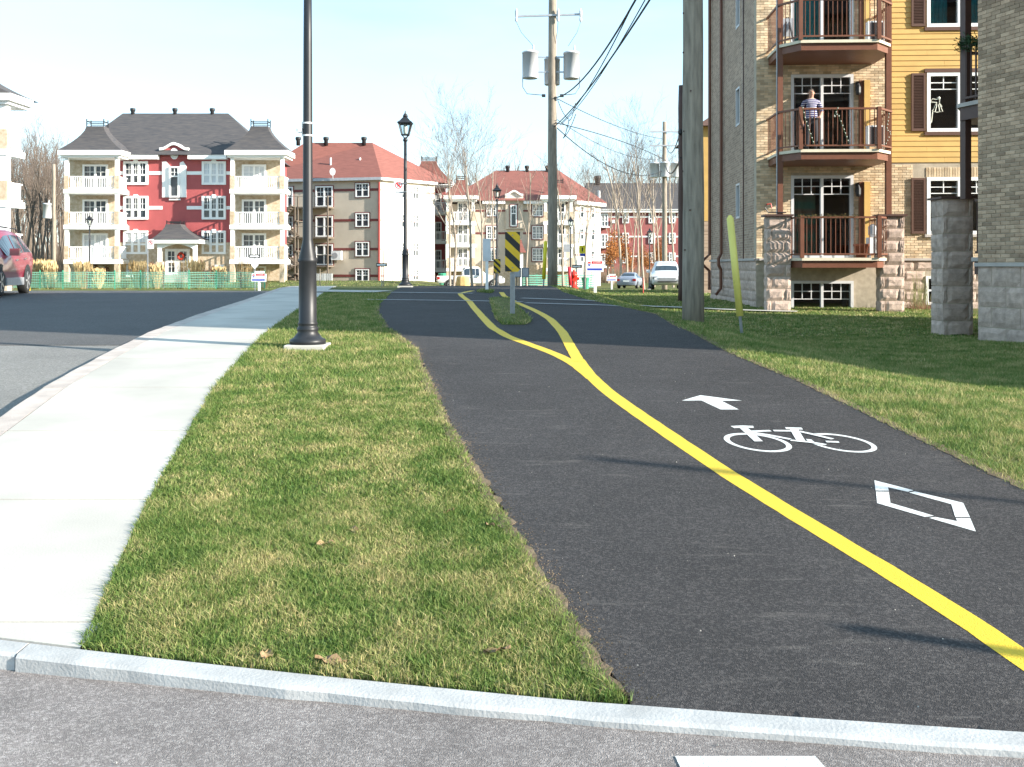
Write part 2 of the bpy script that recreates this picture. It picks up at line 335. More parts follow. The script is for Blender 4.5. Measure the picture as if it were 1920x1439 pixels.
Zm = lambda zx, zy: (1240 + zx / 2.8235, 700 + zy / 2.8235)
bs_ = thing('bike_symbol', None, None); tag(bs_, kind='structure')
def ring(c, A, B, k0, k1, t0, t1, n=40):
    m = MB()
    for i in range(n + 1):
        th = t0 + (t1 - t0) * i / n
        for k in (k0, k1):
            p = G(*Zm(c[0] + (A[0] * math.cos(th) + B[0] * math.sin(th)) * k, c[1] + (A[1] * math.cos(th) + B[1] * math.sin(th)) * k)); m.add([(p.x, p.y, ground(p.x, p.y) + .008)])
    for i in range(n): m.face((2 * i, 2 * i + 1, 2 * i + 3, 2 * i + 2))
    return m
ring((511, 374), (181, 24), (0, 45), .83, 1, 0, 2 * math.pi).build('front_wheel_mark', mt['white'], bs_)
ring((953, 376), (190, 28), (0, 43), .84, 1, -2.55, 3.0).build('rear_wheel_mark', mt['white'], bs_)
for nm, pts, w, lf in (('handlebar_mark', [(376, 292), (430, 289), (488, 291)], .06, .0025), ('fork_mark', [(436, 297), (474, 330), (516, 368)], .055, .003), ('top_tube_mark', [(470, 316), (578, 312)], .04, .0035),
                   ('top_tube_mark', [(594, 312), (690, 313)], .04, .004), ('seat_mark', [(658, 298), (746, 300)], .055, .0025), ('seat_tube_mark', [(702, 303), (724, 340), (744, 372)], .055, .0032), ('down_tube_mark', [(478, 322), (560, 334), (684, 358)], .035, .0045),
                   ('chain_stay_mark', [(684, 364), (790, 374), (872, 388)], .035, .005), ('seat_stay_mark', [(728, 316), (800, 332), (908, 358)], .035, .0055), ('hub_mark', [(872, 372), (940, 374)], .04, .006)):
    stroke([Zm(*p) for p in pts], w, lf, step=.5).build(nm, mt['white'], bs_)
ar = flat([Zm(*p) for p in ((108, 151), (207, 122), (428, 151), (318, 152), (410, 198), (314, 198), (212, 150))], .002).build('arrow_mark', mt['white']); tag(ar, kind='structure')
dm = thing('diamond_mark', None, None); tag(dm, kind='structure')
for q in (((1128, 575), (1335, 628), (1305, 636), (1200, 612), (1204, 630), (1134, 629)), ((1342, 634), (1598, 695), (1634, 771), (1556, 770), (1535, 702), (1312, 640)),
          ((1136, 635), (1204, 636), (1213, 695), (1444, 764), (1395, 770), (1142, 696)), ((1560, 776), (1636, 777), (1665, 847), (1418, 775), (1450, 770), (1566, 792))):
    flat([Zm(*p) for p in q], .002).build('diamond_bar', mt['white'], dm)
m = MB(); m.poly([(.465, 2.84, .003), (.865, 2.84, .003), (.98, 2.0, .003), (.52, 2.0, .003)]); tag(m.build('crossing_bar', mt['white']), kind='structure')
# flush concrete strips crossing the path and lawn
def strip(name, pts, w, mat, lift=.014):
    m = stroke(pts, w, lift, px=False, step=.4); o = m.build(name, mat); return tag(o, kind='structure')
strip('concrete_strip', [(-2.95, 20.0), (-.6, 19.4), (.2, 18.9)], .16, mt['kerb']); strip('concrete_strip', [(.25, 18.5), (1.7, 17.6), (2.4, 17.7)], .16, mt['kerb'])
strip('concrete_strip', [(-2.95, 23.6), (-.9, 23.0)], .2, mt['kerb']); strip('concrete_strip', [(.2, 20.6), (1.45, 19.6), (2.0, 19.6)], .18, mt['kerb'])
strip('concrete_strip', [(-4.7, 24.4), (-3.1, 23.9)], 1.1, mt['concrete'], .02)
strip('walkway', [tuple(G(*q)[:2]) for q in ((1200, 575.5), (1290, 579), (1380, 584.5), (1495, 587))], .35, mt['concrete'], .035)
def island(pts_px, mat, h=.06):
    P = [G(*p) for p in pts_px]; m = MB(); n = len(P); c = sum(P, Vector()) / n
    a = m.add([(p.x, p.y, p.z - .02) for p in P]); b = m.add([(c.x + (p.x - c.x) * .85, c.y + (p.y - c.y) * .93, p.z + h) for p in P]); cc = m.add([(c.x, c.y, c.z + h * 1.4)])
    for i in range(n): m.face((a + i, a + (i + 1) % n, b + (i + 1) % n, b + i)); m.face((b + i, b + (i + 1) % n, cc))
    return m, P
m, ISL1 = island([(918, 563), (955, 563), (975, 585), (998, 606), (985, 611), (940, 611), (928, 600)], None); tag(m.build('island', mt['soil'], smooth=True), kind='structure')
m, ISL2 = island([(893, 548.5), (903, 546), (922, 546.5), (926, 549), (920, 551)], None, .05); tag(m.build('island', mt['soil'], smooth=True), kind='structure')
# ------------------------------------------------------------------ grass blades
def grassmat(name):
    m = bpy.data.materials.new(name); m.use_nodes = True; nt = m.node_tree; N = nt.nodes; L = nt.links; b = N['Principled BSDF']; b.inputs['Roughness'].default_value = .55; b.inputs['Specular IOR Level'].default_value = .25
    g = N.new('ShaderNodeNewGeometry'); a = N.new('ShaderNodeTexNoise'); a.inputs['Scale'].default_value = 3.0; a.inputs['Detail'].default_value = 5; a.inputs['Roughness'].default_value = .65; L.new(g.outputs['Position'], a.inputs['Vector'])
    ad = N.new('ShaderNodeMath'); ad.operation = 'MULTIPLY_ADD'; ad.inputs[1].default_value = .40; L.new(g.outputs['Random Per Island'], ad.inputs[0]); am = N.new('ShaderNodeMath'); am.operation = 'MULTIPLY_ADD'; am.inputs[1].default_value = 1.3; am.inputs[2].default_value = -.16; L.new(a.outputs['Fac'], am.inputs[0]); L.new(am.outputs[0], ad.inputs[2])
    r = N.new('ShaderNodeValToRGB'); e = r.color_ramp.elements; e[0].position = .40; e[0].color = (.075, .145, .03, 1); e[1].position = .98; e[1].color = (.5, .42, .2, 1)
    for p, c in ((.57, (.13, .205, .045, 1)), (.74, (.225, .265, .08, 1)), (.87, (.40, .36, .16, 1))): q = e.new(p); q.color = c
    L.new(ad.outputs[0], r.inputs[0]); L.new(r.outputs[0], b.inputs['Base Color'])
    tr = N.new('ShaderNodeBsdfTranslucent'); L.new(r.outputs[0], tr.inputs[0]); mx = N.new('ShaderNodeMixShader'); mx.inputs[0].default_value = .3
    L.new(b.outputs[0], mx.inputs[1]); L.new(tr.outputs[0], mx.inputs[2]); L.new(mx.outputs[0], N['Material Output'].inputs[0])
    return m
mt['grass'] = grassmat('grass_blades')
def grass(name, label, pts, hs, ws, seed, two):
    """pts: Nx3 roots; hs, ws: blade height and width arrays"""
    r = np.random.RandomState(seed); n = len(pts); th = r.rand(n) * 2 * np.pi; ux, uy = np.cos(th), np.sin(th)
    ph = r.rand(n) * 2 * np.pi; ln = r.rand(n) * 1.0 * hs; lx, ly = np.cos(ph) * ln, np.sin(ph) * ln; h = hs * (.5 + .4 * r.rand(n))
    k = 5 if two else 3; Vv = np.zeros((n, k, 3)); W = ws / 2
    Vv[:, 0] = pts + np.stack([-ux * W, -uy * W, 0 * W], 1); Vv[:, 1] = pts + np.stack([ux * W, uy * W, 0 * W], 1)
    if two:
        mid = pts + np.stack([lx * .3, ly * .3, h * .62], 1); off = np.stack([ux * W * .8, uy * W * .8, 0 * W], 1); Vv[:, 2] = mid + off; Vv[:, 3] = mid - off
        Vv[:, 4] = pts + np.stack([lx, ly, h], 1)
    else: Vv[:, 2] = pts + np.stack([lx, ly, h], 1)
    me = bpy.data.meshes.new(name); me.vertices.add(n * k); me.vertices.foreach_set('co', Vv.reshape(-1).astype(np.float32))
    base = (np.arange(n) * k)[:, None]
    if two:
        loops = np.concatenate([base + np.array([[0, 1, 2, 3]]), base + np.array([[3, 2, 4]])], 1).reshape(-1); tot = np.tile([4, 3], n)
    else: loops = (base + np.array([[0, 1, 2]])).reshape(-1); tot = np.full(n, 3)
    me.loops.add(len(loops)); me.loops.foreach_set('vertex_index', loops.astype(np.int32)); me.polygons.add(len(tot)); st_ = np.concatenate([[0], np.cumsum(tot)[:-1]])
    me.polygons.foreach_set('loop_start', st_.astype(np.int32)); me.update(calc_edges=True); me.validate()
    me.materials.append(mt['grass']); o = bpy.data.objects.new(name, me); COL.objects.link(o); return tag(o, label, 'grass', kind='stuff')
def gvec(x, y):
    z = np.interp(y, [t[0] for t in ZP], [t[1] for t in ZP])
    pr = np.interp(y, [t[0] for t in PR], [t[1] for t in PR]); t = np.clip((x - pr - .1) / 2.3, 0, 1); t = t * t * (3 - 2 * t)
    z = z - np.where(x > 1, np.interp(y, [t_[0] for t_ in DIP], [t_[1] for t_ in DIP]) * t, 0)
    return z + np.where(x < -3, np.interp(y, [t_[0] for t_ in LB], [t_[1] for t_ in LB]) * np.clip((-x - 3) / 6, 0, 1), 0)
def lawn(name, label, lo, hi, bands, seed, ymin=None, jag=.03):
    P = []; H = []; W = []; r = np.random.RandomState(seed)
    for (y0, y1, dens, h, w) in bands:
        lo_m, hi_m = min(lo(y0), lo(y1), lo((y0 + y1) / 2)), max(hi(y0), hi(y1), hi((y0 + y1) / 2)); n = int((hi_m - lo_m) * (y1 - y0) * dens)
        x = r.uniform(lo_m, hi_m, n); y = r.uniform(y0, y1, n); yy = np.linspace(y0, y1, 24)
        wob = .010 * np.sin(y * 5.3 + np.sin(y * 1.7) * 2) + .008 * np.sin(y * 23 + 3 * np.sin(y * 3.1)) + .006 * np.sin(y * 57)
        ok = (x > np.interp(y, yy, [lo(q) for q in yy]) + wob * .4) & (x < np.interp(y, yy, [hi(q) for q in yy]) + wob)
        if ymin: ok &= y > np.interp(x, [k_[0] for k_ in KERBLINE], [k_[1] for k_ in KERBLINE]) + .005
        x, y = x[ok], y[ok]; P.append(np.stack([x, y, gvec(x, y) - .008], 1)); patch = .95 + .18 * np.sin(x * 7.3 + 2 * np.sin(y * 3.1)) * np.sin(y * 6.1 + x * 2)
        H.append(h * (.6 + .6 * r.rand(len(x))) * patch); W.append(w * (.7 + .6 * r.rand(len(x))))
    return np.concatenate(P), np.concatenate(H), np.concatenate(W)
p_, h_, w_ = lawn('', '', lambda y: ip(y, SWR) + .0, lambda y: ip(y, PL) - .012, [(2.9, 5.2, 36000, .047, .0034), (5.2, 8, 18000, .047, .0052)], 1, True)
grass('verge_grass', 'patchy green and straw coloured grass strip between sidewalk and bike path', p_, h_, w_, 2, True)
p_, h_, w_ = lawn('', '', lambda y: ip(y, SWR) + .0, lambda y: ip(y, PL) - .01, [(8, 12, 6500, .06, .009), (12, 18, 2600, .06, .015), (18, 23.6, 1200, .06, .025)], 3)
grass('verge_grass', 'shaded upper grass strip behind the lamp post, between sidewalk and bike path', p_, h_, w_, 4, False)
p_, h_, w_ = lawn('', '', lambda y: ip(y, PR) - .015, lambda y: (min(.56 * y + .4, 8.3 + max(0, (17 - y)) * .35) if y < 17.6 else min(.5 * y, 13)) if y < 26.3 else .24 * y, [(5, 8, 9000, .06, .006), (8, 12, 5000, .06, .009), (12, 17.6, 2200, .06, .016), (17.6, 26.3, 700, .055, .03), (26.3, 44, 260, .05, .05)], 5)
grass('lawn_grass', 'lawn between bike path and brick apartment buildings', p_, h_, w_, 6, False)
p_, h_, w_ = lawn('', '', lambda y: -30, lambda y: 40, [(44, 75, 40, .07, .06)], 8)
k_ = np.array([zone(a, b) == 0 for a, b in p_[:, :2]]); grass('far_grass', 'dry far grass beyond the road crest', p_[k_], h_[k_], w_[k_], 9, False)
def inside(P, n, seed):
    r = random.Random(seed); xs_ = [p.x for p in P]; ys_ = [p.y for p in P]; out = []
    while len(out) < n:
        x = r.uniform(min(xs_), max(xs_)); y = r.uniform(min(ys_), max(ys_)); c = False; j = len(P) - 1
        for i in range(len(P)):
            if (P[i].y > y) != (P[j].y > y) and x < (P[j].x - P[i].x) * (y - P[i].y) / (P[j].y - P[i].y) + P[i].x: c = not c
            j = i
        if c: out.append((x, y, ground(x, y) + .02))
    return np.array(out)
for P, n, lb in ((ISL1, 5000, 'grass on the long island behind the striped marker post'), (ISL2, 900, 'grass on the small far island at the white sign post')):
    q = inside(P, n, 3); r_ = np.random.RandomState(2); grass('island_grass', lb, q, .08 * (.6 + .6 * r_.rand(len(q))), .016 * np.ones(len(q)), 12, False)
# crumbled dirt along path edges: small stones
def crumbs(name, label, n, seed, fx, y0, y1, mat, s0, s1):
    r = random.Random(seed); m = MB()
    for _ in range(n):
        y = y0 + (y1 - y0) * r.random() ** 1.6; x = fx(y, r); s = s0 + (s1 - s0) * r.random() ** 2.5; z = (ground(x, y) if y > ky(x) else 0) + .006
        i = m.add([(x + s * math.cos(k * 2.1 + y), y + s * math.sin(k * 2.1 + y), z - .002) for k in range(3)] + [(x, y, z + s * .8)])
        m.face((i, i + 1, i + 3)); m.face((i + 1, i + 2, i + 3)); m.face((i + 2, i, i + 3))
    return tag(m.build(name, mat), label, 'gravel', kind='stuff')
crumbs('edge_gravel', 'loose gravel along the left edge of the bike path', 3000, 3, lambda y, r: ip(y, PL) + abs(r.gauss(0, .045)), 3.0, 12, mt['dirt'], .002, .006)
crumbs('edge_gravel', 'loose gravel along the right edge of the bike path', 1500, 4, lambda y, r: ip(y, PR) - abs(r.gauss(0, .04)), 4.6, 12, mt['dirt'], .002, .006)
crumbs('path_grit', 'scattered pale grit on the bike path', 260, 5, lambda y, r: ip(y, PL) + r.random() * 2.8, 2.9, 9, mt['concrete'], .0015, .006)
crumbs('street_grit', 'scattered pale grit on the street asphalt', 500, 6, lambda y, r: r.uniform(-2.2, 2.2), 1.9, 2.8, mt['concrete'], .002, .006)
# fallen leaves
for k, (px, py, s_, lb) in enumerate(((620, 1247, .055, 'pale curled leaf in the grass by the front kerb'), (500, 1237, .05, 'brown leaf in the grass near the sidewalk end'), (932, 1228, .05, 'brown leaf in the grass near the path corner'),
                         (663, 1000, .045, 'reddish leaf in the middle of the grass strip'), (611, 1026, .045, 'tan leaf beside the reddish leaf in the grass'), (918, 990, .04, 'tan leaf near the path edge of the grass strip'), (842, 965, .035, 'small tan leaf well up the grass strip'))):
    p = G(px, py); m = MB(); pts = []
    for i in range(9):
        t = i / 8 * 2 - 1; wv = s_ * .42 * max(.05, (1 - t * t)) * (1 + .25 * math.sin(i * 2.6 + k))
        m.add([(t * s_, -wv, .006 * math.sin(i + k) + .006), (t * s_, 0, .0), (t * s_, wv, .008 * math.cos(i * 1.3 + k) + .008)])
    for i in range(8):
        for j in range(2): m.face((i * 3 + j, i * 3 + j + 1, i * 3 + 4 + j, i * 3 + 3 + j))
    o = bpy.data.objects.new('fallen_leaf', m.mesh('fallen_leaf', mt['leaf'])); COL.objects.link(o); o.location = (p.x, p.y, p.z + .014); o.rotation_euler = (.15, .1, k * 1.7); tag(o, lb, 'leaf', 'fallen leaves on the grass')
# ================================================================== buildings on the right
mt['mortar'] = M('mortar', (.42, .36, .28), .9, .15, 8, .5, 80, spec=.1)
mt['brick'] = M('tan_brick', (.50, .36, .225), .85, .28, 6, .5, 60, spec=.15, obj=.3, col2=(.62, .50, .35))
mt['brickj'] = M('tan_brick_joined', (.50, .36, .225), .85, .28, 6, .5, 60, spec=.15, island=.3, col2=(.62, .50, .35))
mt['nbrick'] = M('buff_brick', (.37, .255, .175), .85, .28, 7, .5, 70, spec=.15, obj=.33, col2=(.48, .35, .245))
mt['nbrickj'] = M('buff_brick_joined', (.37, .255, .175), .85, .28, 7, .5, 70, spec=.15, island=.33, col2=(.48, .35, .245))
mt['block'] = M('rock_faced_block', (.46, .355, .295), .9, .2, 9, .9, 45, spec=.15, obj=.1)
mt['ledge'] = M('ledge_stone', (.42, .38, .35), .85, .1, 5, .3, 60)
mt['ochre'] = M('ochre_siding', (.55, .34, .105), .6, .07, 3, .15, 40, obj=.05)
mt['brown'] = M('brown_metal', (.16, .062, .035), .45, .1, 6)
mt['dkbrown'] = M('dark_brown_metal', (.075, .038, .03), .5, .1, 6)
mt['shutter'] = M('shutter_brown', (.10, .048, .033), .55, .08, 6)
mt['deckedge'] = M('deck_edge_cream', (.62, .55, .42), .7, .08, 6)
mt['wframe'] = M('white_vinyl', (.80, .80, .79), .4, .03, 3)
mt['gframe'] = M('grey_white_vinyl', (.62, .62, .63), .45, .04, 3)
mt['glass'] = glassmat('window_glass', (.86, .89, .9))
mt['dark'] = M('dark_interior', (.035, .03, .032), .9, .2, 2)
mt['room'] = M('interior_wall', (.16, .14, .125), .9, .1, 2)
mt['teal'] = M('teal_curtain', (.03, .24, .26), .8, .3, 1.5, col2=(.08, .42, .42), stretch=(9, 9, .2))
mt['stripe'] = M('striped_curtain', (.28, .11, .07), .85, .1, 1.0, col2=(.10, .22, .16), stretch=(.2, .2, 5), detail=0)
mt['blackm'] = M('black_metal', (.018, .019, .022), .45, .15, 8, spec=.4)
mt['whitem'] = M('white_metal', (.74, .74, .74), .45, .05, 5)
mt['greym'] = M('grey_metal', (.38, .39, .41), .45, .1, 6, metal=.3)
mt['garland'] = M('garland_green', (.02, .06, .02), .8, .4, 30)
mt['bulb'] = M('glass_bulb', (.75, .75, .65), .2, .05, 5)
mt['terra'] = M('terracotta', (.32, .10, .05), .8, .15, 8)
mt['redp'] = M('red_plastic', (.5, .05, .03), .45, .1, 6)
mt['greenm'] = M('ground_cover_green', (.06, .12, .03), .8, .4, 20)

unitbrick = {}
def brick_mesh(mat):
    if mat.name not in unitbrick:
        m = MB(); h = .5; c = .03
        # front face slightly inset from sides: bevelled proud brick, x along, y outward, z up
        a = m.add([(-h, 0, -h), (h, 0, -h), (h, 0, h), (-h, 0, h)]); b = m.add([(-h, .7, -h), (h, .7, -h), (h, .7, h), (-h, .7, h)]); d = m.add([(-h + c, 1, -h + .1), (h - c, 1, -h + .1), (h - c, 1, h - .1), (-h + c, 1, h - .1)])
        for p, q in ((a, b), (b, d)):
            for k in range(4): m.face((p + k, p + (k + 1) % 4, q + (k + 1) % 4, q + k))
        m.face((d, d + 1, d + 2, d + 3)); unitbrick[mat.name] = m.mesh('brick', mat)
    return unitbrick[mat.name]
def free_spans(a0, a1, z, holes, zh):
    sp = [(a0, a1)]
    for h0, h1, hz0, hz1 in holes:
        if hz0 < z + zh * .5 and hz1 > z - zh * .5:
            nsp = []
            for s0, s1 in sp:
                if h1 <= s0 or h0 >= s1: nsp.append((s0, s1)); continue
                if h0 > s0: nsp.append((s0, h0))
                if h1 < s1: nsp.append((h1, s1))
            sp = nsp
    return sp
def lay_bricks(fr, parent, a0, a1, z0, z1, holes, mat, matj, nobj=290, pick=None, L=.203, H=.0677, gap=.010, proud=.012, name='brick', seed=1, singles=True):
    r = random.Random(seed); items = []; z = z0; row = 0
    while z + H <= z1 + .001:
        for s0, s1 in free_spans(a0, a1, z + H / 2, holes, H):
            a = math.floor((s0 - (L / 2 if row % 2 else 0)) / L) * L + (L / 2 if row % 2 else 0)
            while a < s1:
                b0, b1 = max(a, s0), min(a + L, s1)
                if b1 - b0 > .035: items.append((b0 + gap / 2, b1 - gap / 2, z + gap / 2, z + H - gap / 2))
                a += L
        z += H; row += 1
    key = pick or (lambda q: math.hypot(fr((q[0], 0, 0))[0], fr((q[0], 0, 0))[1]) + abs(q[2] - 1.4) * .05)
    items.sort(key=key); bm_ = brick_mesh(mat); ang = fr.ang() ; sgn = 1 if fr.n.dot(Vector((-fr.u.y, fr.u.x))) > 0 else -1
    near = items[:nobj] if singles else []
    for q in near:
        p = proud * r.uniform(.75, 1.15); w = fr(((q[0] + q[1]) / 2, 0, (q[2] + q[3]) / 2))
        piece(name, bm_, parent, w, ang, (q[1] - q[0], sgn * p, q[3] - q[2]))
    rest = items[len(near):]
    if rest:
        m = MB(fr)
        for q in rest:
            p = proud * r.uniform(.75, 1.15); i = m.add([(q[0], 0, q[2]), (q[1], 0, q[2]), (q[1], 0, q[3]), (q[0], 0, q[3]), (q[0], p, q[2]), (q[1], p, q[2]), (q[1], p, q[3]), (q[0], p, q[3])])
            for f in ((4, 5, 6, 7), (0, 1, 5, 4), (1, 2, 6, 5), (2, 3, 7, 6), (3, 0, 4, 7)): m.face([i + k for k in f])
        o = m.build(name + '_courses', matj, parent); tag(o, kind='stuff')
def wall_holes(m, a0, a1, z0, z1, holes, d0, d1):
    """wall slab with rectangular openings"""
    A = sorted({a0, a1, *[min(max(h[i], a0), a1) for h in holes for i in (0, 1)]}); Z = sorted({z0, z1, *[min(max(h[i], z0), z1) for h in holes for i in (2, 3)]})
    for i in range(len(A) - 1):
        for j in range(len(Z) - 1):
            ca, cz = (A[i] + A[i + 1]) / 2, (Z[j] + Z[j + 1]) / 2
            if not any(h[0] < ca < h[1] and h[2] < cz < h[3] for h in holes): m.box(A[i], A[i + 1], d0, d1, Z[j], Z[j + 1])
block_meshes = {}
def block_mesh(i, mat):
    if (i, mat.name) in block_meshes: return block_meshes[(i, mat.name)]
    r = random.Random(i + 50); m = MB(); nu, nv = 7, 5
    for j in range(nv):
        for k in range(nu):
            x = -.5 + k / (nu - 1); z = -.5 + j / (nv - 1); e = min(k, nu - 1 - k, j, nv - 1 - j)
            m.add([(x + (r.uniform(-.03, .03) if e else 0), .15 if e == 0 else r.uniform(.72, 1.0), z + (r.uniform(-.04, .04) if e else 0))])
    for j in range(nv - 1):
        for k in range(nu - 1): m.face((j * nu + k, j * nu + k + 1, (j + 1) * nu + k + 1, (j + 1) * nu + k))
    b = m.add([(-.5, -1, -.5), (.5, -1, -.5), (.5, -1, .5), (-.5, -1, .5)]); c = [0, nu - 1, nu * nv - 1, nu * (nv - 1)]
    m.face((b, b + 1, b + 2, b + 3))
    edge = [list(range(nu)), list(range(nu - 1, nu * nv, nu)), list(range(nu * nv - 1, nu * (nv - 1) - 1, -1)), list(range(nu * (nv - 1), -1, -nu))]
    for k in range(4): m.face(edge[k] + [b + (k + 1) % 4, b + k])
    block_meshes[(i, mat.name)] = m.mesh('stone_block', mat); return block_meshes[(i, mat.name)]
def lay_blocks(fr, parent, a0, a1, z0, z1, H, L, mat, holes=(), proud=.035, seed=3, gap=.014, split=None):
    r = random.Random(seed); n = max(1, round((z1 - z0) / H)); H = (z1 - z0) / n; ang = fr.ang(); sgn = 1 if fr.n.dot(Vector((-fr.u.y, fr.u.x))) > 0 else -1
    for row in range(n):
        z = z0 + row * H
        for s0, s1 in free_spans(a0, a1, z + H / 2, holes, H):
            if split: cuts = [s0, s0 + (s1 - s0) * (split if row % 2 else 1 - split), s1]
            else:
                cuts = [s0]; a = s0 + L * (.5 if row % 2 else 1)
                while a < s1 - .12: cuts.append(a); a += L
                cuts.append(s1)
            for b0, b1 in zip(cuts, cuts[1:]):
                w = fr(((b0 + b1) / 2, 0, z + H / 2)); piece('stone_block', block_mesh(r.randrange(6), mat), parent, w, ang, (b1 - b0 - gap, sgn * proud, H - gap))
def window(fr, parent, a0, a1, z0, z1, d=0., cols=2, mat=None, frame=.07, rows=None, top=None, back=None, name='window', depth=.09, mull=None, gl=None):
    """frame + bars; a pane as sub-part. top=(fraction of height, cols, rows) for a gridded upper band"""
    m = MB(fr); mat = mat or mt['wframe']; f = frame
    m.box(a0, a1, d - .06, d + depth, z1 - f, z1); m.box(a0, a1, d - .06, d + depth * 1.05, z0, z0 + f)
    m.box(a0, a0 + f, d - .06, d + depth * .98, z0 + f, z1 - f); m.box(a1 - f, a1, d - .06, d + depth * .98, z0 + f, z1 - f)
    cw = (a1 - a0 - 2 * f) / cols; mw = mull or f * .9
    for i in range(1, cols): m.box(a0 + f + i * cw - mw / 2, a0 + f + i * cw + mw / 2, d - .05, d + depth * .9, z0 + f, z1 - f)
    b = .022
    if top:
        fh, tc_, tr_ = top; zt = z1 - f - (z1 - z0) * fh
        for i in range(cols):
            l = a0 + f + i * cw + (mw / 2 if i else 0); r_ = a0 + f + (i + 1) * cw - (mw / 2 if i < cols - 1 else 0)
            m.box(l, r_, d - .01, d + .012, zt - b / 2, zt + b / 2)
            for j in range(1, tr_): z = zt + (z1 - f - zt) * j / tr_; m.box(l, r_, d - .01, d + .012, z - b / 2, z + b / 2)
            for j in range(1, tc_): a = l + (r_ - l) * j / tc_; m.box(a - b / 2, a + b / 2, d - .011, d + .013, zt, z1 - f)
    if rows:
        for j in range(1, rows): z = z0 + f + (z1 - z0 - 2 * f) * j / rows; m.box(a0 + f, a1 - f, d - .02, d + .05, z - b, z + b)
    o = m.build(name, mat, parent)
    g = MB(fr); g.box(a0 + f * .8, a1 - f * .8, d - .026, d - .014, z0 + f * .8, z1 - f * .8); g.build('pane', gl or mt['glass'], o)
    if back:
        g = MB(fr); g.box(a0, a1, d - .5, d - .48, z0, z1); g.box(a0 - .02, a0, d - .5, d - .06, z0, z1); g.box(a1, a1 + .02, d - .5, d - .06, z0, z1); g.box(a0, a1, d - .48, d - .06, z0 - .02, z0); g.build('interior', back, o)
    return o
def room(fr, parent, a0, a1, z0, z1, depth, mat):
    m = MB(fr); d0 = -depth
    m.box(a0, a1, d0 - .05, d0, z0, z1); m.box(a0 - .05, a0, d0, -.12, z0, z1); m.box(a1, a1 + .05, d0, -.12, z0, z1); m.box(a0, a1, d0, -.12, z0 - .05, z0); m.box(a0, a1, d0, -.12, z1, z1 + .05)
    return m.build('interior', mat, parent)
def railing(fr, parent, pts, z, h, mat, pitch=.11, bw=.018, post=None, bal_parts=True, rail=.045, name='railing'):
    """pts (a,d) polyline; rails as one part with balusters and posts as sub-parts"""
    m = MB(fr)
    for p, q in zip(pts, pts[1:]):
        m.bar((*p, z + h), (*q, z + h), rail * 1.3, rail); m.bar((*p, z + .09), (*q, z + .09), rail, rail * .8)
    o = m.build(name, mat, parent); jm = MB(fr)
    for p, q in zip(pts, pts[1:]):
        n = max(2, int(math.dist(p, q) / pitch))
        for i in range(1, n):
            a = p[0] + (q[0] - p[0]) * i / n; d = p[1] + (q[1] - p[1]) * i / n
            if bal_parts: b = MB(fr); b.box(a - bw / 2, a + bw / 2, d - bw / 2, d + bw / 2, z + .09, z + h); b.build('baluster', mat, o)
            else: jm.box(a - bw / 2, a + bw / 2, d - bw / 2, d + bw / 2, z + .09, z + h)
    if jm.f: tag(jm.build('baluster_row', mat, o), kind='stuff')
    if post:
        for p in post: b = MB(fr); b.box(p[0] - .045, p[0] + .045, p[1] - .045, p[1] + .045, z, z + h + .04); b.build('railing_post', mat, o)
    return o
# ------------------------------------------------------------------ brick building with round the corner balconies (sunlit)
BO = (6.38, 26.0); bu = Vector((.999, -.044)); B = Fr(BO, bu)
brd = thing('apartment_building', 'tan brick and ochre siding apartment building with brown angled balconies', 'building', (6.38, 26, ground(6.4, 26)))
bz = ground(6.4, 25.5) - .1
DK = [1.61, 4.24, 6.89, 9.54]; aR = 7.2; EAVE = 10.9
a_d0, a_d1 = B.a(1483), B.a(1600)
doors = [(a_d0, a_d1, DK[i], DK[i] + 2.16) for i in range(3)]
wa0, wa1 = B.a(1737), B.a(1737) + 1.72
ows = [(wa0, wa1, B.z(440, wa0), B.z(333, wa0)), (wa0, wa1, B.z(248, wa0), B.z(137, wa0)), (wa0, wa1, B.z(52, wa0), B.z(-60, wa0))]
bw_ = (a_d0, a_d1, bz, B.z(527, a_d0)); bw2 = (B.a(1735), B.a(1735) + 1.0, B.z(572, 5), B.z(518, 5))
holes = doors + ows + [bw_, bw2]; aS = B.a(1664)
SILL = B.z(489, 2)
m = MB(B); wall_holes(m, 0, aR, bz - .5, EAVE, holes, -.28, 0); fw = m.build('front_wall', mt['mortar'], brd)
lay_bricks(B, fw, 0.0, aS, SILL + .05, EAVE, [(h[0] - .0, h[1], h[2], h[3]) for h in holes], mt['brick'], mt['brickj'], 280, pick=lambda q: abs(q[0] - 2.3) * .8 + abs(q[2] - 4.6) * .5)
zS = B.z(305, 4)
lay_bricks(B, fw, aS, aR, SILL + .05, zS - .02, holes + [(wa0 - .35, wa1 + .2, ows[0][3], ows[0][3] + .36)], mt['brick'], mt['brickj'], 0, seed=5, singles=False)
# soldier course over lower window
a = wa0 - .02
while a < wa1 + .1: piece('lintel_brick', brick_mesh(mt['brick']), fw, B((a + .034, 0, ows[0][3] + .13)), B.ang(), (.058, -.014 if B.n.dot(Vector((-B.u.y, B.u.x))) < 0 else .014, .25)); a += .068
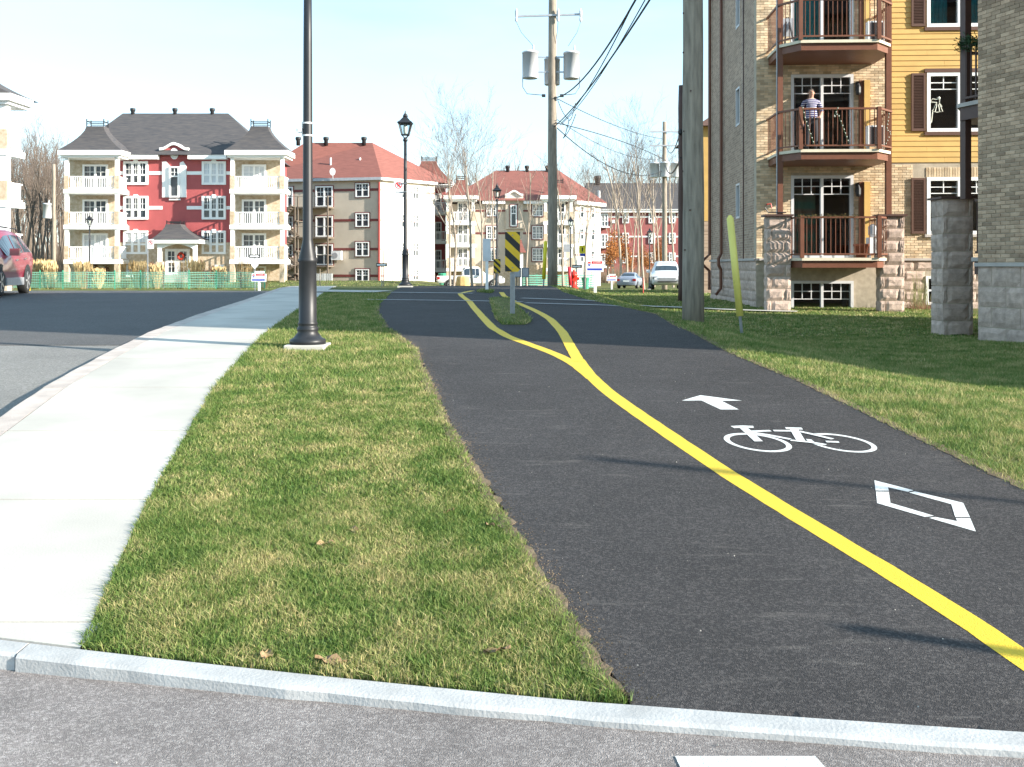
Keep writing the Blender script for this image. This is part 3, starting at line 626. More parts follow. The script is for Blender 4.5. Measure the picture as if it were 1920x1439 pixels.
# ochre planks
z = zS; r_ = random.Random(4); row = 0
while z < EAVE - .05:
    for s0, s1 in free_spans(aS, aR, z + .07, holes, .139):
        cut = aS + (1.0 if row % 3 else 1.45) + (row % 2) * .9
        segs = [(s0, cut), (cut, s1)] if s0 < cut < s1 else [(s0, s1)]
        for p0, p1 in segs:
            if p1 - p0 < .02: continue
            m = MB(B); i = m.add([(p0 + .002, .004, z), (p1 - .002, .004, z), (p1 - .002, .026, z), (p0 + .002, .026, z), (p0 + .002, .004, z + .139), (p1 - .002, .004, z + .139), (p1 - .002, .010, z + .139), (p0 + .002, .010, z + .139)])
            for q in ((0, 3, 2, 1), (4, 5, 6, 7), (1, 2, 6, 5), (2, 3, 7, 6), (3, 0, 4, 7)): m.face([i + k for k in q])
            m.build('siding_plank', mt['ochre'], fw)
    z += .139; row += 1
# base course of blocks and ledge on front
m = MB(B); m.box(0, aR, -.02, .07, SILL, SILL + .06); m.build('ledge', mt['ledge'], brd)
lay_blocks(B, fw, aS + .1, aR, bz, SILL, .29, .58, mt['block'], holes=[bw2], proud=.04)
# side wall (shade) with slit windows
Bs = Fr(BO, (.044, .999), (-.999, .044)); Ls = 7.6
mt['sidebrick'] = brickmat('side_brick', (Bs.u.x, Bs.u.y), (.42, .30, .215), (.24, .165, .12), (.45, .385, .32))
sh = []
for y0, y1 in ((345, 410), (165, 236), (-40, 52)):
    a = Bs.a(1383.5); sh.append((a - .28, a + .28, Bs.z(y1, a), Bs.z(y0, a)))
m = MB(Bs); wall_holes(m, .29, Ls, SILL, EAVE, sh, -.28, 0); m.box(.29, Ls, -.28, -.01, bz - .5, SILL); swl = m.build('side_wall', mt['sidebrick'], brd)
lay_blocks(Bs, swl, .0, Ls, bz, SILL, .29, .9, mt['block'], proud=.03, seed=9)
m = MB(Bs); m.box(0, Ls, -.02, .06, SILL, SILL + .06); m.build('ledge', mt['ledge'], brd)
for h in sh: window(Bs, brd, h[0], h[1], h[2], h[3], -.05, 1, mt['gframe'], .05, back=mt['dark'], depth=.06, gl=mt['dark'])
a = Bs.a(1357); m = MB(Bs); m.tube([(a, .08, EAVE - .2), (a, .08, SILL + .25), (a, .16, SILL + .1), (a, .16, SILL - .1), (a, .09, SILL - .25), (a, .09, bz + .5), (a, .25, bz + .3)], .05, 8); m.build('downspout', mt['brown'], brd)
a = Bs.a(1335); m = MB(Bs); m.tube([(a, .08, EAVE - .2), (a, .08, SILL + .25), (a, .3, SILL + .05), (a, .3, SILL - .1), (a, .09, SILL - .3), (a, .09, bz + .4)], .05, 8); m.build('downspout', mt['brown'], brd)
a = Bs.a(1394.5); m = MB(Bs); m.box(a - .03, a + .03, 0, .025, SILL + .06, EAVE); m.build('expansion_joint', mt['dkbrown'], brd)
# rest of body and roof
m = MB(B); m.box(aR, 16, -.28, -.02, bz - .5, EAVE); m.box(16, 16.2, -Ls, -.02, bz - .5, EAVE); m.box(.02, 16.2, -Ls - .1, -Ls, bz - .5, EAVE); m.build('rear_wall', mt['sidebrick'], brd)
m = MB(B); i = m.add([(-.35, .5, EAVE), (16.7, .5, EAVE), (16.7, -Ls - .5, EAVE), (-.35, -Ls - .5, EAVE), (4.2, -3.8, 13.6), (12, -3.8, 13.6)])
for q in ((0, 1, 5, 4), (1, 2, 5), (2, 3, 4, 5), (3, 0, 4), (0, 3, 2, 1)): m.face([i + k for k in q])
mt['broof'] = M('brown_shingle', (.11, .06, .045), .9, .25, 3, .4, 20); m.build('roof', mt['broof'], brd)
m = MB(B); m.box(-.4, 16.75, .48, .58, EAVE - .14, EAVE + .02); m.box(-.5, -.4, -Ls - .5, .58, EAVE - .14, EAVE + .02); m.build('gutter', mt['brown'], brd)
# doors, rooms
for i, h in enumerate(doors):
    room(B, brd, h[0] - .7, h[1] + .5, h[2] - .02, h[3] + .3, 2.6, mt['room'] if i != 0 else mt['dark'])
    o = window(B, brd, *h, d=-.06, cols=2, mat=mt['gframe'], frame=.075, top=(.19, 3, 2), name='patio_door', depth=.08)
window(B, brd, *bw_, d=-.06, cols=2, mat=mt['gframe'], frame=.07, top=(.5, 3, 2), back=mt['dark'], name='basement_window')
for i, h in enumerate(ows):
    window(B, brd, h[0], h[1], h[2], h[3], d=-.02, cols=2, frame=.09, top=(.22, 2, 2), back=mt['dark'] if i else mt['room'], depth=.07, mull=.14)
    if i:
        m = MB(B); m.box(h[0] - .06, h[1] + .06, .0, .06, h[3], h[3] + .1); m.build('window_head', mt['shutter'], brd); m = MB(B); m.box(h[0] - .06, h[1] + .06, 0, .06, h[2] - .09, h[2]); m.build('window_sill', mt['shutter'], brd)
    else: m = MB(B); m.box(h[0] - .06, h[1] + .06, 0, .08, h[2] - .07, h[2]); m.build('window_sill', mt['ledge'], brd)
    m = MB(B); s0, s1 = h[0] - .40, h[0] - .045; zl, zh = (h[2] + .02, h[3] - .02)
    m.box(s0, s0 + .05, .028, .07, zl, zh); m.box(s1 - .05, s1, .028, .07, zl, zh); m.box(s0 + .05, s1 - .05, .028, .069, zl, zl + .06); m.box(s0 + .05, s1 - .05, .028, .069, zh - .06, zh); m.box(s0 + .05, s1 - .05, .028, .038, zl + .06, zh - .06)
    so = m.build('shutter', mt['shutter'], brd); m = MB(B); z = zl + .07
    while z < zh - .07: m.bar((s0 + .05, .05, z), (s1 - .05, .05, z), .03, .012); z += .04
    tag(m.build('louvre_row', mt['shutter'], so), kind='stuff')
window(B, brd, bw2[0], bw2[1], bw2[2], bw2[3], d=-.04, cols=2, frame=.07, back=mt['dark'], rows=2, name='basement_window')
# curtains on the rooms
def curtain(fr, parent, a0, a1, d, z0, z1, mat, n=9, amp=.05):
    m = MB(fr); k = n * 4
    for i in range(k + 1):
        a = a0 + (a1 - a0) * i / k; q = d + amp * math.sin(i * math.pi / 2 * .93); m.add([(a, q, z0), (a, q, z1)])
    for i in range(k): m.face((2 * i, 2 * i + 2, 2 * i + 3, 2 * i + 1))
    return m.build('curtain', mat, parent, smooth=True)
dm_ = (a_d0 + a_d1) / 2
curtain(B, brd, a_d0 + .05, dm_ + .12, -.3, DK[2], DK[2] + 2.1, mt['teal'], 8); curtain(B, brd, a_d0 + .08, dm_ - .05, -.45, DK[0], DK[0] + 1.9, mt['stripe'], 3, .03)
curtain(B, brd, wa0 + .1, wa0 + .62, -.2, ows[2][2], ows[2][3], mt['teal'], 5); curtain(B, brd, wa0 + .95, wa1 - .1, -.2, ows[2][2], ows[2][3], mt['teal'], 5)
curtain(B, brd, a_d0 + .06, a_d0 + .2, -.3, DK[1], DK[1] + 2.0, M('pink_curtain', (.5, .36, .36), .8), 3, .03)
# balconies
def deckpoly(a0, a1): return [(a0, 0.02), (a0, 1.3), (a0 + .42, 1.85), (a1 - .47, 1.85), (a1, 1.3), (a1, .02)]
aL, aRr = B.a(1459, 1.3), B.a(1671, 1.3); dp = deckpoly(aL, aRr)
for i, z in enumerate(DK[:3]):
    dpp = dp if i else [(aL + .25, .02), (aL + .25, 1.45), (aL + .45, 1.85), (aRr - .47, 1.85), (aRr - .12, 1.45), (aRr - .12, .02)]
    m = MB(B); m.slab(dpp, z - .07, z); o = m.build('balcony_deck', mt['deckedge'], brd)
    cx_ = (aL + aRr) / 2; m = MB(B); m.slab([(cx_ + (p[0] - cx_) * .975, p[1] * .97) for p in dpp], z - .24, z - .072); m.build('fascia', mt['brown'], o)
    railing(B, brd, dpp, z, .98, mt['brown'], .11, .016, post=dpp[2:4] + ([dpp[1], dpp[4]] if i == 0 else []), name='railing')
for p in ((aL + .05, 1.26), (aRr - .06, 1.26)):
    m = MB(B); m.box(p[0] - .065, p[0] + .065, p[1] - .065, p[1] + .065, DK[0] + 1.0, DK[2] + 2.7); m.build('balcony_post', mt['brown'], brd)
m = MB(B); m.cyl((aL + .05 - .08, 1.3, DK[0] + 1), (aL - .03, 1.3, EAVE), .016, 6); m.build('conduit', mt['greym'], brd)
for pxa, pxb in ((1437, 1484), (1650, 1697)):
    p0, p1 = B.a(pxa, 1.55), B.a(pxb, 1.55); zt = B.z(406, p0, 1.6); pp = MB(B); pp.box(p0 + .04, p1 - .04, 1.16, 1.51, bz - .3, zt); po = pp.build('stone_pillar', mt['mortar'], brd)
    lay_blocks(Fr(B((0, 1.51, 0))[:2], B.u), po, p0, p1, bz + .05, zt, .285, .5, mt['block'], proud=.05, split=.78, seed=int(pxa))
    lay_blocks(Fr(B((p0 + .04, 1.51, 0))[:2], -B.n, -B.u), po, 0, .36, bz + .05, zt, .285, .5, mt['block'], proud=.04, seed=int(pxa) + 1)
    lay_blocks(Fr(B((p1 - .04, 1.51, 0))[:2], -B.n, B.u), po, 0, .36, bz + .05, zt, .285, .5, mt['block'], proud=.04, seed=int(pxa) + 2)
    m = MB(B); m.box(p0 - .04, p1 + .04, 1.08, 1.62, zt + .002, zt + .05); m.build('pillar_cap', mt['dkbrown'], po)
# pilasters, wall lights
for z in DK[:3]:
    m = MB(B); q0, q1 = B.a(1618), B.a(1628); m.box(q0, q1, .0, .16, z, z + 1.98); m.box(q0 - .012, q0, .0, .16, z, z + 1.98); o = m.build('pilaster', mt['ochre'], brd)
    m = MB(B); m.box(q0 - .12, q0 - .014, .015, .12, z, z + 1.98); m.build('pilaster_side', mt['brown'], o)
    q = B.a(1606); m = MB(B); m.box(q - .04, q + .04, .014, .08, z + 1.72, z + 1.95); m.lathe([(.05, z + 1.6), (.07, z + 1.65), (.07, z + 1.8), (.02, z + 1.9)], 8, (q, .15)); m.build('wall_light', mt['blackm'], brd)
# objects on the balconies
def ac_unit(fr, a, d, z, label):
    p = fr((a, d, z)); o = thing('air_conditioner', label, 'air conditioner', p)
    m = MB(fr); m.box(a - .2, a + .2, d - .13, d + .13, z + .22, z + .74); m.build('casing', mt['whitem'], o)
    m = MB(fr); m.box(a - .14, a + .17, d + .131, d + .14, z + .26, z + .7); m.build('grille', mt['dark'], o)
    m = MB(fr)
    for s in (-.17, .17): m.box(a + s - .015, a + s + .015, d - .1, d + .1, z, z + .219)
    m.build('stand', mt['greym'], o)
ac_unit(B, B.a(1640, .5), .5, DK[2], 'white air conditioner on the top balcony'); ac_unit(B, B.a(1640, .5), .5, DK[1], 'white air conditioner on the middle balcony with string lights')
p = B((B.a(1636, .7), .7, DK[0])); o = thing('gas_heater', 'white appliance with tank at the right end of the lowest balcony', 'appliance', p)
a = B.a(1636, .7); m = MB(B); m.box(a - .12, a + .12, .55, .85, DK[0] + .12, DK[0] + .52); m.build('cabinet', mt['whitem'], o); m = MB(B); m.lathe([(.05, DK[0] + .53), (.11, DK[0] + .6), (.11, DK[0] + .8), (.03, DK[0] + .86)], 10, (a, .7)); m.build('tank', mt['greym'], o)
m = MB(B)
for s in (-.09, .09): m.box(a + s - .02, a + s + .02, .6, .8, DK[0], DK[0] + .119)
m.build('leg', mt['greym'], o)
a = B.a(1615, .8); o = thing('flower_pot', 'terracotta pot at the right end of the lowest balcony', 'pot', B((a, .8, DK[0])))
m = MB(B); m.lathe([(.12, DK[0] + .001), (.18, DK[0] + .3), (.2, DK[0] + .3), (.2, DK[0] + .36), (.16, DK[0] + .36), (.14, DK[0] + .3)], 12, (a, .8)); m.build('pot_body', mt['terra'], o, True)
# folding chair on the top balcony
a = B.a(1480, .8); o = thing('folding_chair', 'dark folded chair leaning at the left end of the top balcony', 'chair', B((a, .8, DK[2])))
for s in (-.14, .12): m = MB(B); m.bar((a + s, .9, DK[2]), (a + s * .2, .6, DK[2] + .85), .035); m.build('chair_frame', mt['blackm'], o)
m = MB(B); m.box(a - .16, a + .14, .62, .66, DK[2] + .36, DK[2] + .82); m.build('backrest', mt['greym'], o)
# snow shovel handle beside the left pillar
a = B.a(1441, 1.2); zt = B.z(404, a, 1.4) + .05; o = thing('shovel', 'shovel with red grip lying on the left stone pillar cap', 'shovel', B((a, 1.35, zt)))
m = MB(B); m.tube([(a - .08, 1.35, zt + .22), (a - .12, 1.35, zt + .14), (a - .04, 1.35, zt + .02), (a + .15, 1.35, zt + .022), (a + .4, 1.35, zt + .02)], .014, 6); m.build('shaft', mt['blackm'], o)
m = MB(B); m.tube([(a - .075, 1.35, zt + .22), (a + .02, 1.35, zt + .24), (a + .05, 1.35, zt + .12)], .018, 6); m.build('grip', mt['redp'], o)
# string lights on the middle balcony
def lights(pts, label, sag=.0):
    o = thing('string_lights', label, 'string lights', B(pts[0])); m = MB(B); m.tube(pts, .007, 4); m.build('cord', mt['garland'], o); P = []
    for p, q in zip(pts, pts[1:]):
        n = max(2, int(math.dist(p, q) / .09))
        for i in range(n): P.append([p[k] + (q[k] - p[k]) * (i + .5) / n for k in range(3)])
    for p in P: m = MB(B); m.lathe([(.004, p[2] - .016), (.016, p[2]), (.004, p[2] + .016)], 5, (p[0] + .01, p[1] + .014)); m.build('bulb', mt['bulb'], o)
a = B.a(1503, 1.9); lights([(a, 1.93, DK[1] + 1.05), (a + .08, 1.93, DK[1] + .7), (a + .28, 1.93, DK[1] + .12)], 'string lights hanging in a line on the middle balcony railing in front of the person')
a = B.a(1571, 1.9); lights([(a, 1.93, DK[1] + 1.02), (a - .12, 1.93, DK[1] + .75), (a - .02, 1.93, DK[1] + .85), (a + .08, 1.93, DK[1] + .6), (a + .24, 1.93, DK[1] + .15)], 'string lights looped on the middle of the balcony railing')
lights([(aRr - .1, 1.42, DK[1] + .95), (aRr - .2, 1.55, DK[1] + .5), (aRr - .05, 1.4, DK[1] + .45), (aRr - .25, 1.6, DK[1] + .12)], 'string lights bunched on the right angled side of the middle balcony')
m = MB(B); r_ = random.Random(2)
for _ in range(420):
    a = r_.uniform(.62, 2.1) ; p = Vector((a, 1.86 + r_.uniform(-.05, .05), DK[0] + 1.0 + r_.gauss(0, .02))); q = p + Vector((r_.uniform(-.05, .05), r_.uniform(-.05, .05), r_.uniform(-.05, .04))); m.poly([p, q, q + Vector((.012, .0, .012))])
o = m.build('garland', M('dry_garland', (.12, .09, .03), .9, .4, 40)); tag(o, 'thin dry garland along the lowest balcony railing', 'garland')
# angel ornament behind the middle window
a = B.a(1759, .04); zc = B.z(200, a); AO = thing('window_angel', 'white wire angel ornament in the middle window with shutters', 'ornament', B((a, -.0, zc)))
def wire(pts, nm): m = MB(B); m.tube([(a + p[0], .0, zc + p[1]) for p in pts], .011, 5); m.build(nm, mt['bulb'], AO)
wire([(-.02, .10), (-.13, -.12), (-.02, -.15), (.13, -.13), (.04, .08)], 'skirt'); wire([(-.02, .10), (-.2, .12), (-.12, .2), (-.02, .18), (.06, .22), (.05, .1)], 'wing'); wire([(.04, .09), (.10, .02), (.11, -.02)], 'arm'); wire([(-.06, -.13), (-.02, .05)], 'fold'); wire([(.05, -.13), (.02, .05)], 'fold')
m = MB(B); m.lathe([(.005, zc + .17), (.035, zc + .2), (.035, zc + .23), (.005, zc + .26)], 8, (a + .04, .0)); m.build('head', mt['bulb'], AO); wire([(-.12, -.13), (-.15, -.4), (-.24, -.52)], 'cable')
# planting at the base
m = MB(); r_ = random.Random(8); c = Vector(B((B.a(1710), .45, 0)))
for _ in range(60):
    p = c + Vector((r_.gauss(0, .12), r_.gauss(0, .06), ground(c.x, c.y) - .02)); q = p + Vector((r_.gauss(0, .12), r_.gauss(0, .08), r_.uniform(.5, 1.25))); m.poly([p, p + Vector((.014, 0, 0)), q])
tag(m.build('tall_plant', M('tall_plant_straw', (.2, .2, .08), .8, .3, 9)), 'tall thin grassy plant beside the right stone pillar', 'plant')
m = MB(); c = Vector(B((B.a(1720), .5, 0)))
for _ in range(160):
    p = c + Vector((r_.gauss(0, .2), r_.gauss(0, .1), ground(c.x, c.y) - .02)); q = p + Vector((r_.gauss(0, .14), r_.gauss(0, .1), r_.uniform(.1, .34))); m.poly([p, p + Vector((.012, 0, .01)), q])
tag(m.build('dry_shrub', M('dry_twig', (.2, .11, .06), .9, .3, 9)), 'low dry brown shrub under the brick window', 'shrub')
# ------------------------------------------------------------------ near brick building (in its own shade)
nD = 17.0; NA = ((1834 - CX) / FPX * nD, nD); nu_ = Vector((.3, -.954)).normalized(); Nf = Fr(NA, nu_, (-.954, -.3)); nz0 = ground(*NA) - .35; NW = 8.6; NLen = 10.6; NE = 9.9
nb = thing('apartment_building', 'shaded buff brick apartment building corner with rock faced base', 'building', (*NA, ground(*NA)))
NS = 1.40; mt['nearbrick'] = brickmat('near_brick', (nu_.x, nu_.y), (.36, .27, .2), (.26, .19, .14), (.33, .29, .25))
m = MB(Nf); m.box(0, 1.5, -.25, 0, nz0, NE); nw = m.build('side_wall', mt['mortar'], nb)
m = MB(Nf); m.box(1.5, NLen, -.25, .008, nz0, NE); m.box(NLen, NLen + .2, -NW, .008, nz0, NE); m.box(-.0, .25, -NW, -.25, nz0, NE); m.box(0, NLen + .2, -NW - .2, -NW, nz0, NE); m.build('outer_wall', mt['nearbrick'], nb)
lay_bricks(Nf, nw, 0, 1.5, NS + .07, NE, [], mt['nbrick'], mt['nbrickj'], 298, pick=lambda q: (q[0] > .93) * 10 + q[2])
m = MB(Nf); m.box(-.04, NLen, 0, .05, NS, NS + .06); m.build('ledge', mt['ledge'], nb)
lay_blocks(Nf, nw, 0, 2.4, ground(*NA) - .1, NS, .32, .62, mt['block'], proud=.035, seed=21)
m = MB(Nf); i = m.add([(-.6, .6, NE), (NLen + .8, .6, NE), (NLen + .8, -NW - .8, NE), (-.6, -NW - .8, NE), (4.4, -4.6, 13.0), (NLen - 4.2, -4.6, 13.0)])
for q in ((0, 1, 5, 4), (1, 2, 5), (2, 3, 4, 5), (3, 0, 4), (0, 3, 2, 1)): m.face([i + k for k in q])
m.build('roof', mt['broof'], nb)
# rear balcony of the near building: decks reaching past the corner (negative a)
for z in (1.56, 4.3, 6.95):
    m = MB(Nf); sh_ = .0 if z > 2 else .35; m.slab([(0, -.22), (-.75 + sh_, -.22), (-1.1 + sh_, -.62), (-1.1 + sh_, -3.0), (0, -3.0)], z - .07, z); o = m.build('balcony_deck', mt['ledge'], nb)
    m = MB(Nf); m.slab([(-.01, -.26), (-.72 + sh_, -.26), (-1.05 + sh_, -.64), (-1.05 + sh_, -3.0), (-.01, -3.0)], z - .3, z - .072); m.build('fascia', mt['dkbrown'], o)
    railing(Nf, nb, [(-.02, -.3), (-.72 + sh_, -.3), (-1.0 + sh_, -.66), (-1.0 + sh_, -3.0)], z, 1.0, mt['dkbrown'], .1, .018, name='railing')
m = MB(Nf); m.box(-.75, -.62, -.42, -.29, 2.6, NE); m.build('balcony_post', mt['dkbrown'], nb)
# stone pillar under it
k0 = 18.05; pf = Fr(((1768 - CX) / FPX * k0, k0), (.99, .02)); gz = ground(pf.o.x, pf.o.y); ztp = EYE + 127 * k0 / FPX
m = MB(pf); m.box(.03, .56, -.5, -.03, gz - .3, ztp); po = m.build('stone_pillar', mt['mortar'], nb)
lay_blocks(Fr(pf((0, -.03, 0))[:2], pf.u), po, 0, .57, gz - .06, ztp, .31, .5, mt['block'], proud=.035, seed=31, split=.85)
ls_ = Fr(pf((.03, -.03, 0))[:2], (-.06, 1), (-1, -.06)); lay_blocks(ls_, po, 0, .47, gz - .06, ztp, .31, .5, mt['block'], proud=.035, seed=32)
m = MB(pf); m.box(-.05, .62, -.54, .04, ztp + .002, ztp + .04); m.build('pillar_cap', mt['dkbrown'], po)
m = MB(Nf); r_ = random.Random(12)
for _ in range(700):
    t = r_.random(); p = Vector((-.72 * t - .02, -.27 + r_.gauss(0, .035), 5.3 + r_.gauss(0, .05) - .06 * math.sin(t * 6.3))); q = p + Vector((r_.gauss(0, .05), r_.gauss(0, .05), r_.gauss(0, .05))); m.poly([p, q, q + Vector((.015, 0, .015))])
tag(m.build('garland', mt['garland']), 'dark green garland on the shaded balcony railing by the buff brick corner', 'garland')
# ------------------------------------------------------------------ ochre building glimpsed behind
X0 = (1312 - CX) / FPX * 46; fo = Fr((X0, 46), (1, -.05)); ob = thing('apartment_building', 'narrow glimpse of ochre building behind the shaded brick side wall', 'building', (X0, 46, ground(X0, 46)))
gz = ground(X0, 46) - .3; zr_ = EYE + 262 * 46 / FPX; zb_ = EYE + 85 * 46 / FPX
m = MB(fo); m.box(0, 12, -8, 0, gz, zb_); m.build('lower_wall', mt['sidebrick'], ob); m = MB(fo); m.box(0, 12, -8, .02, zb_ + .002, zr_); m.build('upper_wall', mt['ochre'], ob)
m = MB(fo); i = m.add([(-.2, .4, zr_), (12.6, .6, zr_), (12.6, -8.6, zr_), (-.2, -8.6, zr_), (4, -4, zr_ + 3), (8, -4, zr_ + 3)])
for q in ((0, 1, 5, 4), (1, 2, 5), (2, 3, 4, 5), (3, 0, 4), (0, 3, 2, 1)): m.face([i + k for k in q])
m.build('roof', mt['broof'], ob)
# ================================================================== far apartment buildings
mt['red'] = M('red_siding', (.38, .085, .085), .7, .06, 2, .1, 30)
mt['stone'] = M('tan_stone', (.42, .31, .20), .9, .3, 5, .5, 12, col2=(.60, .50, .38))
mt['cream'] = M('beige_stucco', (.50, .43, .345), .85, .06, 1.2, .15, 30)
mt['creamlit'] = M('sunlit_pale_stucco', (.66, .60, .52), .85, .05, 1.2, .15, 30)  # beige stucco with sunlight put into its colour for end walls; also pale gable
mt['trim'] = M('white_trim', (.82, .82, .80), .55, .03, 2)
mt['maroon'] = M('maroon_trim', (.17, .045, .04), .6, .08, 3)
mt['groof'] = M('grey_shingle', (.05, .05, .056), .9, .3, 1.6, .4, 8, col2=(.095, .085, .082), stretch=(1, 1, 9), detail=6)
mt['rroof'] = M('red_shingle', (.22, .082, .065), .9, .15, 1.6, .4, 8, stretch=(1, 1, 9), detail=6)
mt['wood'] = M('grey_timber', (.17, .135, .105), .85, .2, 8)
mt['fglass'] = M('far_glass', (.05, .06, .07), .12, .3, .8, spec=.6)
mt['fblind'] = M('window_blind', (.60, .62, .64), .6, .1, 1.2)
mt['vent'] = M('roof_vent_black', (.02, .02, .022), .5, .1, 4)
mt['green'] = M('green_plastic', (.05, .30, .18), .6, .1, 4)
def fwin(fr, parent, a0, a1, z0, z1, d=0, cols=3, f=.1, mat=None, name='window', trim=None, grid=True, pane=None, split=.42, lowgrid=False):
    """far window: trim + sash bars, pane as sub-part; the upper sash gridded"""
    m = MB(fr); mat = mat or mt['trim']
    if trim:
        t = .09; m2 = MB(fr); m2.box(a0 - t, a1 + t, d, d + .05, z1, z1 + t); m2.box(a0 - t, a1 + t, d, d + .05, z0 - t, z0); m2.box(a0 - t, a0, d, d + .05, z0, z1); m2.box(a1, a1 + t, d, d + .05, z0, z1)
    m.box(a0, a1, d - .05, d + .1, z1 - f, z1); m.box(a0, a1, d - .05, d + .1, z0, z0 + f); m.box(a0, a0 + f, d - .05, d + .099, z0 + f, z1 - f); m.box(a1 - f, a1, d - .05, d + .099, z0 + f, z1 - f)
    w = (a1 - a0 - 2 * f) / cols; zs = z0 + (z1 - z0) * split; b = .035
    for i in range(1, cols): a = a0 + f + i * w; m.box(a - f * .55, a + f * .55, d - .04, d + .09, z0 + f, z1 - f)
    m.box(a0 + f, a1 - f, d - .03, d + .06, zs - f * .4, zs + f * .4)
    if grid:
        for i in range(cols):
            a = a0 + f + (i + .5) * w; m.box(a - b / 2, a + b / 2, d, d + .04, zs if not lowgrid else z0 + f, z1 - f)
        z = (zs + z1 - f) / 2; m.box(a0 + f, a1 - f, d, d + .038, z - b / 2, z + b / 2)
        if lowgrid: z = (zs + z0 + f) / 2; m.box(a0 + f, a1 - f, d, d + .038, z - b / 2, z + b / 2)
    o = m.build(name, mat, parent)
    if trim: m2.build('surround', trim, o)
    g = MB(fr); g.box(a0 + f * .7, a1 - f * .7, d - .02, d + .008, z0 + f * .7, z1 - f * .7); g.build('pane', pane or mt['fglass'], o)
    return o
def flare(m, a0, a1, d0, d1, z0, z1, ta0, ta1, td0, td1, k=.33):
    """bell-cast hipped roof: concave sides rising from eave rectangle to a small flat top"""
    rows = 7; R = []
    for j in range(rows):
        t = j / (rows - 1); q = t ** .62 if k else t; z = z0 + (z1 - z0) * t
        L = lambda e, i: e + (i - e) * (1 - (1 - t) ** 1.55) if k else e + (i - e) * t
        R.append(m.add([(L(a0, ta0), L(d0, td0), z), (L(a1, ta1), L(d0, td0), z), (L(a1, ta1), L(d1, td1), z), (L(a0, ta0), L(d1, td1), z)]))
    for p, q in zip(R, R[1:]):
        for i in range(4): m.face((p + i, p + (i + 1) % 4, q + (i + 1) % 4, q + i))
    m.face([R[-1] + i for i in range(4)]); m.face([R[0] + i for i in range(4)])
def cresting(fr, parent, a0, a1, d0, d1, z, h=.4):
    m = MB(fr)
    for a in (a0, a1):
        for d in (d0, d1): m.bar((a, d, z), (a, d, z + h * 1.35), .06)
    for d in (d0, d1):
        for q in (.45, .9): m.bar((a0, d, z + h * q), (a1, d, z + h * q), .045)
    for a in (a0, a1): m.bar((a, d0, z + h * .9), (a, d1, z + h * .9), .045)
    return m.build('roof_cresting', mt['vent'], parent)
def tower(fr, parent, a0, a1, depth, decks, zeave, zroof, zbase, roofm, back, door_px=None, tops=.32, deck_h=.32, rail_h=.92, stone_base=True, open_right=True, postw=.26):
    """balcony tower: posts, decks with railings, eave and bell-cast roof. decks: z of deck tops, bottom to top"""
    ov = .35
    m = MB(fr); m.box(a0 - ov, a1 + ov, -.3, depth + ov, zeave, zeave + .36); m.box(a0 - ov * .5, a1 + ov * .5, -.25, depth + ov * .5, zeave - .16, zeave - .002); m.build('eave', mt['trim'], parent)
    m = MB(fr); c = (a0 + a1) / 2; w = (a1 - a0) * tops / 2; dc = depth / 2 - .1; flare(m, a0 - ov, a1 + ov, -.9, depth + ov, zeave + .362, zroof, c - w, c + w, dc - w * .7, dc + w * .7); m.build('tower_roof', roofm, parent)
    cresting(fr, parent, c - w, c + w, dc - w * .6, dc + w * .6, zroof)
    for a in (a0, a1 - postw):
        m = MB(fr); m.box(a, a + postw, depth - postw, depth, decks[0] - deck_h if stone_base else zbase, zeave - .16); m.build('post', mt['trim'], parent)
        if stone_base: m = MB(fr); m.box(a - .04, a + postw + .04, depth - postw - .04, depth + .04, zbase, decks[0] - deck_h - .003); m.build('stone_pier', mt['stone'], parent)
    for z in decks:
        m = MB(fr); m.box(a0 - .06, a1 + .06, 0.02, depth + .06, z - deck_h, z); o = m.build('balcony_deck', mt['trim'], parent)
        railing(fr, parent, [(a0 + .1, .05), (a0 + .1, depth - .1), (a1 - .1, depth - .1), (a1 - .1, .05)], z, rail_h, mt['trim'], .16, .05, bal_parts=False, rail=.08)
        for i, a in enumerate((a0, a1 - postw)): m = MB(fr); m.box(a - .03, a + postw + .03, depth - postw - .03, depth + .03, z + .002, z + 1.0); m.build('post_base', mt['stone'] if stone_base else mt['trim'], parent)
def vent(parent, p, s=.22):
    m = MB(); m.lathe([(s * .75, p[2] - .3), (s * .75, p[2] + s * .6), (s, p[2] + s), (s * 1.1, p[2] + s * 1.5), (s, p[2] + s * 2), (s * .4, p[2] + s * 2.1)], 10, (p[0], p[1])); return m.build('roof_vent', mt['vent'], parent, True)
# ------------------------------------------------------------------ red building
RD = 75.0; R = Fr((0, RD), (1, 0)); rb = thing('apartment_building', 'red apartment building with white balcony towers and dark shingle roof', 'building', (-25, RD, ground(-25, RD)))
ra = lambda px, d=0: R.a(px, d); rz = lambda py, d=0: R.z(py, 0, d); zb = ground(-25, RD) - .3; DP = 1.9
wins = [(232, 278, 303, 347), (232, 278, 368, 412), (232, 278, 433, 477), (379, 424, 303, 347), (379, 424, 368, 412), (379, 424, 433, 477)]
m = MB(R); m.box(ra(150), ra(492), -8, 0, rz(455), rz(293)); m.build('red_wall', mt['red'], rb)
m = MB(R); m.box(ra(149), ra(493), -8.1, .06, zb, rz(455) - .003); m.build('stone_base', mt['stone'], rb)
for y in (325, 390):
    for x0, x1 in ((222, 232), (278, 305), (350, 379), (424, 440)): m = MB(R); m.box(ra(x0) + (.02 if x0 != 222 else 0), ra(x1) - .02, .002, .05, rz(y + 3.2), rz(y - 3.2)); m.build('white_band', mt['trim'], rb)
for i, w in enumerate(wins): fwin(R, rb, ra(w[0]), ra(w[1]), rz(w[3]), rz(w[2]), .02, 3, .17, name='triple_window', pane=mt['fblind'] if i in (2, 3) else mt['fglass'])
